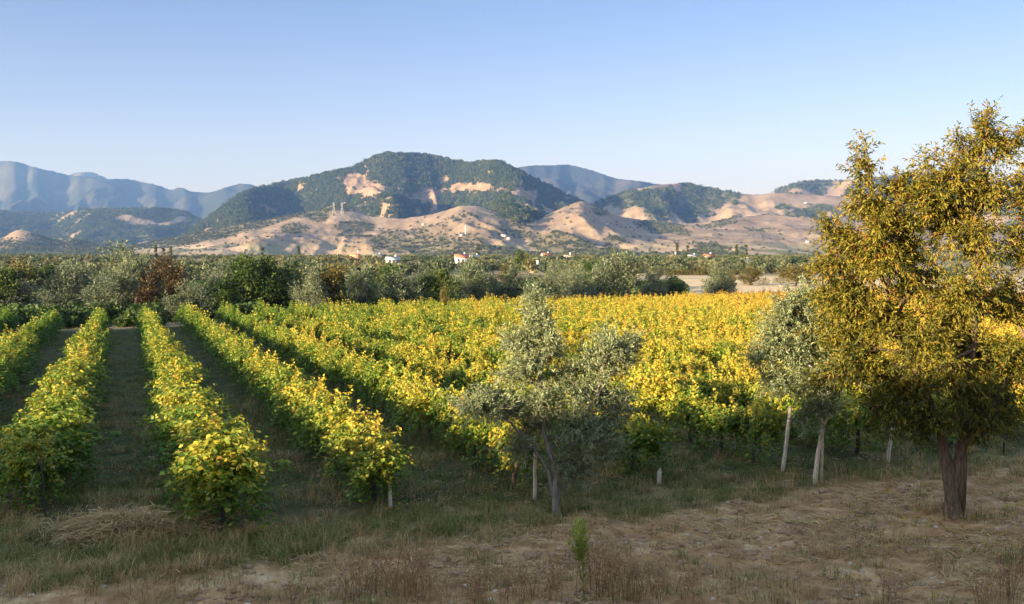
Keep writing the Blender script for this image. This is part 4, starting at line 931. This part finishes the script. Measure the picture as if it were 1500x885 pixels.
# stones
def stone(seed):
    rg = np.random.default_rng(seed); import bmesh
    bm = bmesh.new(); bmesh.ops.create_icosphere(bm, subdivisions=2, radius=1)
    for v in bm.verts: v.co *= 1 + .22 * rg.normal() * .5; v.co.z *= .55
    me = bpy.data.meshes.new('stone'); bm.to_mesh(me); bm.free(); me.materials.append(M['stone']); return me
st = [stone(i) for i in range(3)]
M['clod'] = solid_mat('dry_earth_clod', (0.17, 0.095, 0.05), (0.42, 0.26, 0.14), 6, bump=.8)
cl = [stone(20 + i) for i in range(3)]
for m_ in cl: m_.materials[0] = M['clod']
cp = spread_pts(9000, 0, 0, 13.5, 30, lambda x, y: (.1 + .9 * bare(x, y)) * sstep(.45, .62, fbm(x * .7, y * .7, 3, 57))); s = RNG.uniform(.02, .085, len(cp)) * (.5 + RNG.random(len(cp)) ** 3 * 1.2)
scatter('earth_clods', cp, zturn(len(cp)), np.stack([s, s * RNG.uniform(.7, 1.3, len(cp)), s], 1), cl, 'crumbled clods of dry earth on the bare ground', 'earth clods')
pp = spread_pts(700, 0, 0, 13.5, 26, lambda x, y: .8 * bare(x, y)); s = RNG.uniform(.012, .045, len(pp))
scatter('pebbles', pp, zturn(len(pp)), np.stack([s, s * RNG.uniform(.7, 1.3, len(pp)), s], 1), st, 'small pale stones scattered over the bare earth', 'stones')
# dry reddish weeds at the bottom of the picture
def weed_mesh(seed, h, stems, leafn, mat, tint, spread=.12, lean=.22, leaf=.05, width=.25, upleaf=.8):
    rg = np.random.default_rng(seed); mb = MB(); P = []; A = []
    for s_ in range(stems):
        b = np.append(rg.normal(0, spread * .4, 2), -.05); e = np.append(b[:2] + rg.normal(0, lean * h, 2), h * rg.uniform(.65, 1.05)); c = bez(b, b + np.array([0, 0, h * .6]), e, 7)
        mb.tube(c, np.linspace(.005, .0015, 7), 4, cap=False, tint=.35)
        for l in range(leafn):
            t = rg.uniform(.25, 1); k = t * 6; k0 = min(int(k), 5); p = c[k0] + (c[k0 + 1] - c[k0]) * (k - k0); d = norm(np.array([rg.normal(0, 1), rg.normal(0, 1), upleaf])); P.append(p + d * rg.uniform(0, .09)); A.append(d)
    P = np.array(P); A = np.array(A); n = len(P)
    lf = leaves('weed_leaves', P, A, rg.normal(0, .6, (n, 3)) + np.array([0, 0, 1.]), leaf * rg.uniform(.6, 1.3, n), width, rg.normal(tint, .2, n))
    sm = mb.mesh('weed_stems'); sm.materials.append(M[mat]); lf.materials.append(M[mat]); return sm, lf
rw = [weed_mesh(700 + i, .75, 15, 22, 'redweed', .5, .26, .3, .045, .18) for i in range(3)]
spots = [(520, 880, .95), (548, 868, 1.0), (578, 872, 1.15), (604, 878, 1.1), (622, 866, .7), (655, 884, .7), (700, 886, .8), (742, 880, .7), (775, 884, .9), (805, 886, 1.0), (872, 882, 1.2), (886, 870, 1.0), (905, 884, 1.1), (930, 878, .8), (960, 886, .9), (340, 886, .6), (430, 884, .6), (1010, 884, .7), (1300, 884, .8), (1480, 878, 1.0), (1440, 884, .8), (1495, 840, 1.0)]
for i, (px, py, s) in enumerate(spots):
    b = gnd(px, py); b.z = float(ground_z(b.x, b.y))
    lab = 'dry reddish weed in the tall stand below the leftmost white post' if px < 640 and px > 500 else ('dry reddish weed beside the bright green weed' if 780 < px < 940 else 'low dry reddish weed at the near edge of the bare earth')
    o = thing('dry_weed', lab, 'weed', b, random.uniform(0, 6), 'dry reddish weeds at the front'); o.scale = (s, s, s)
    link('stems', rw[i % 3][0], parent=o); link('leaves', rw[i % 3][1], parent=o)
b = gnd(856, 884); b.z = float(ground_z(b.x, b.y))
o = thing('green_weed', 'bright lime green feathery weed standing alone at the front', 'weed', b)
sm, lf = weed_mesh(720, 1.02, 3, 30, 'lime', .4, .05, .05, .09, .22, 1.2)
rg = np.random.default_rng(5); pos = []; dirs = []
for q in range(26):                                   # a feathery head of many upright side shoots
    a_ = rg.uniform(0, 6.28); z0 = rg.uniform(.52, .98); d_ = norm(np.array([math.cos(a_) * .55, math.sin(a_) * .55, rg.uniform(.7, 1.4)])); k_ = 22
    L0 = rg.uniform(.14, .34) * (1.25 - .6 * (z0 - .5)); pp = np.array([-.07 + rg.normal(0, .02), rg.normal(0, .02), z0]) + d_ * np.linspace(0, L0, k_)[:, None] + rg.normal(0, .012, (k_, 3))
    pos.append(pp); dirs.append(d_ + rg.normal(0, .55, (k_, 3)))
pos = np.concatenate(pos); v = np.concatenate(dirs); n = len(pos)
pl = leaves('weed_plume', pos, v + np.array([0, 0, .3]), rg.normal(0, .6, (n, 3)) + np.array([0, 0, .3]), rg.uniform(.05, .10, n), .2, rg.normal(.7, .2, n))
link('stems', sm, parent=o); link('leaves', lf, parent=o); link('plume', pl, M['lime'], o)

# ------------------------------------------------------------------ unseen train behind the viewer, wagons and roof heights shaped for the near shade
def unseen_coach(x, L, top, lab):
    o = thing('unseen_railway_carriage', lab, 'carriage', (x, -2.4, 2.62), 0, 'carriages of the unseen train shaped for the near shade')
    mb = MB(); hw = 1.42; sec = [(-hw, .95), (hw, .95), (hw, top - .75), (hw * .86, top - .3), (hw * .5, top - .05), (0, top), (-hw * .5, top - .05), (-hw * .86, top - .3), (-hw, top - .75)]
    k = len(sec); V = np.array([[sx * L / 2, a, c] for sx in (-1, 1) for a, c in sec]); j = np.arange(k); j2 = (j + 1) % k
    mb.add(V, [np.stack([j, j2, j2 + k, j + k], 1), np.array([list(range(k))[::-1], [k + q for q in range(k)]])]); link('body', mb.mesh('body'), M['unseen_coach'], o)
    for sx in (-1, 1):
        bg = MB(); bg.box((sx * L * .34, 0, .62), (3.2, 2.0, .6))
        for wx in (-1.1, 1.1):
            for wy in (-.75, .75): bg.tube([(sx * L * .34 + wx, wy - .06, .46), (sx * L * .34 + wx, wy + .06, .46)], .46, 14)
        link('bogie', bg.mesh('bogie'), M['steel'], o)
    for q in range(int(L / 2.2)):
        wb = MB(); wb.box((-L / 2 + 1.6 + q * 2.2, hw + .005, 2.45), (1.4, .03, .9)); link('window', wb.mesh('window'), M['glass'], o)

for x, L, top, lab in ((-69.5, 24, 4.3, 'farthest railway carriage of the unseen train behind the viewer'), (-44.7, 24, 4.2, 'unseen single deck railway carriage behind the viewer to the left'), (-28.9, 6.2, 3.2, 'unseen low wagon added between the carriages to let sun reach the vines'), (-23.7, 3.8, 4.45, 'unseen short van added between low wagon and tall carriage for its shade'), (-9.8, 23.4, 5.15, 'unseen tall carriage just behind the viewer, height set for its shade'), (14.3, 24, 5.15, 'unseen tall carriage behind the viewer to the right, height set for its shade')):
    unseen_coach(x, L, top, lab)
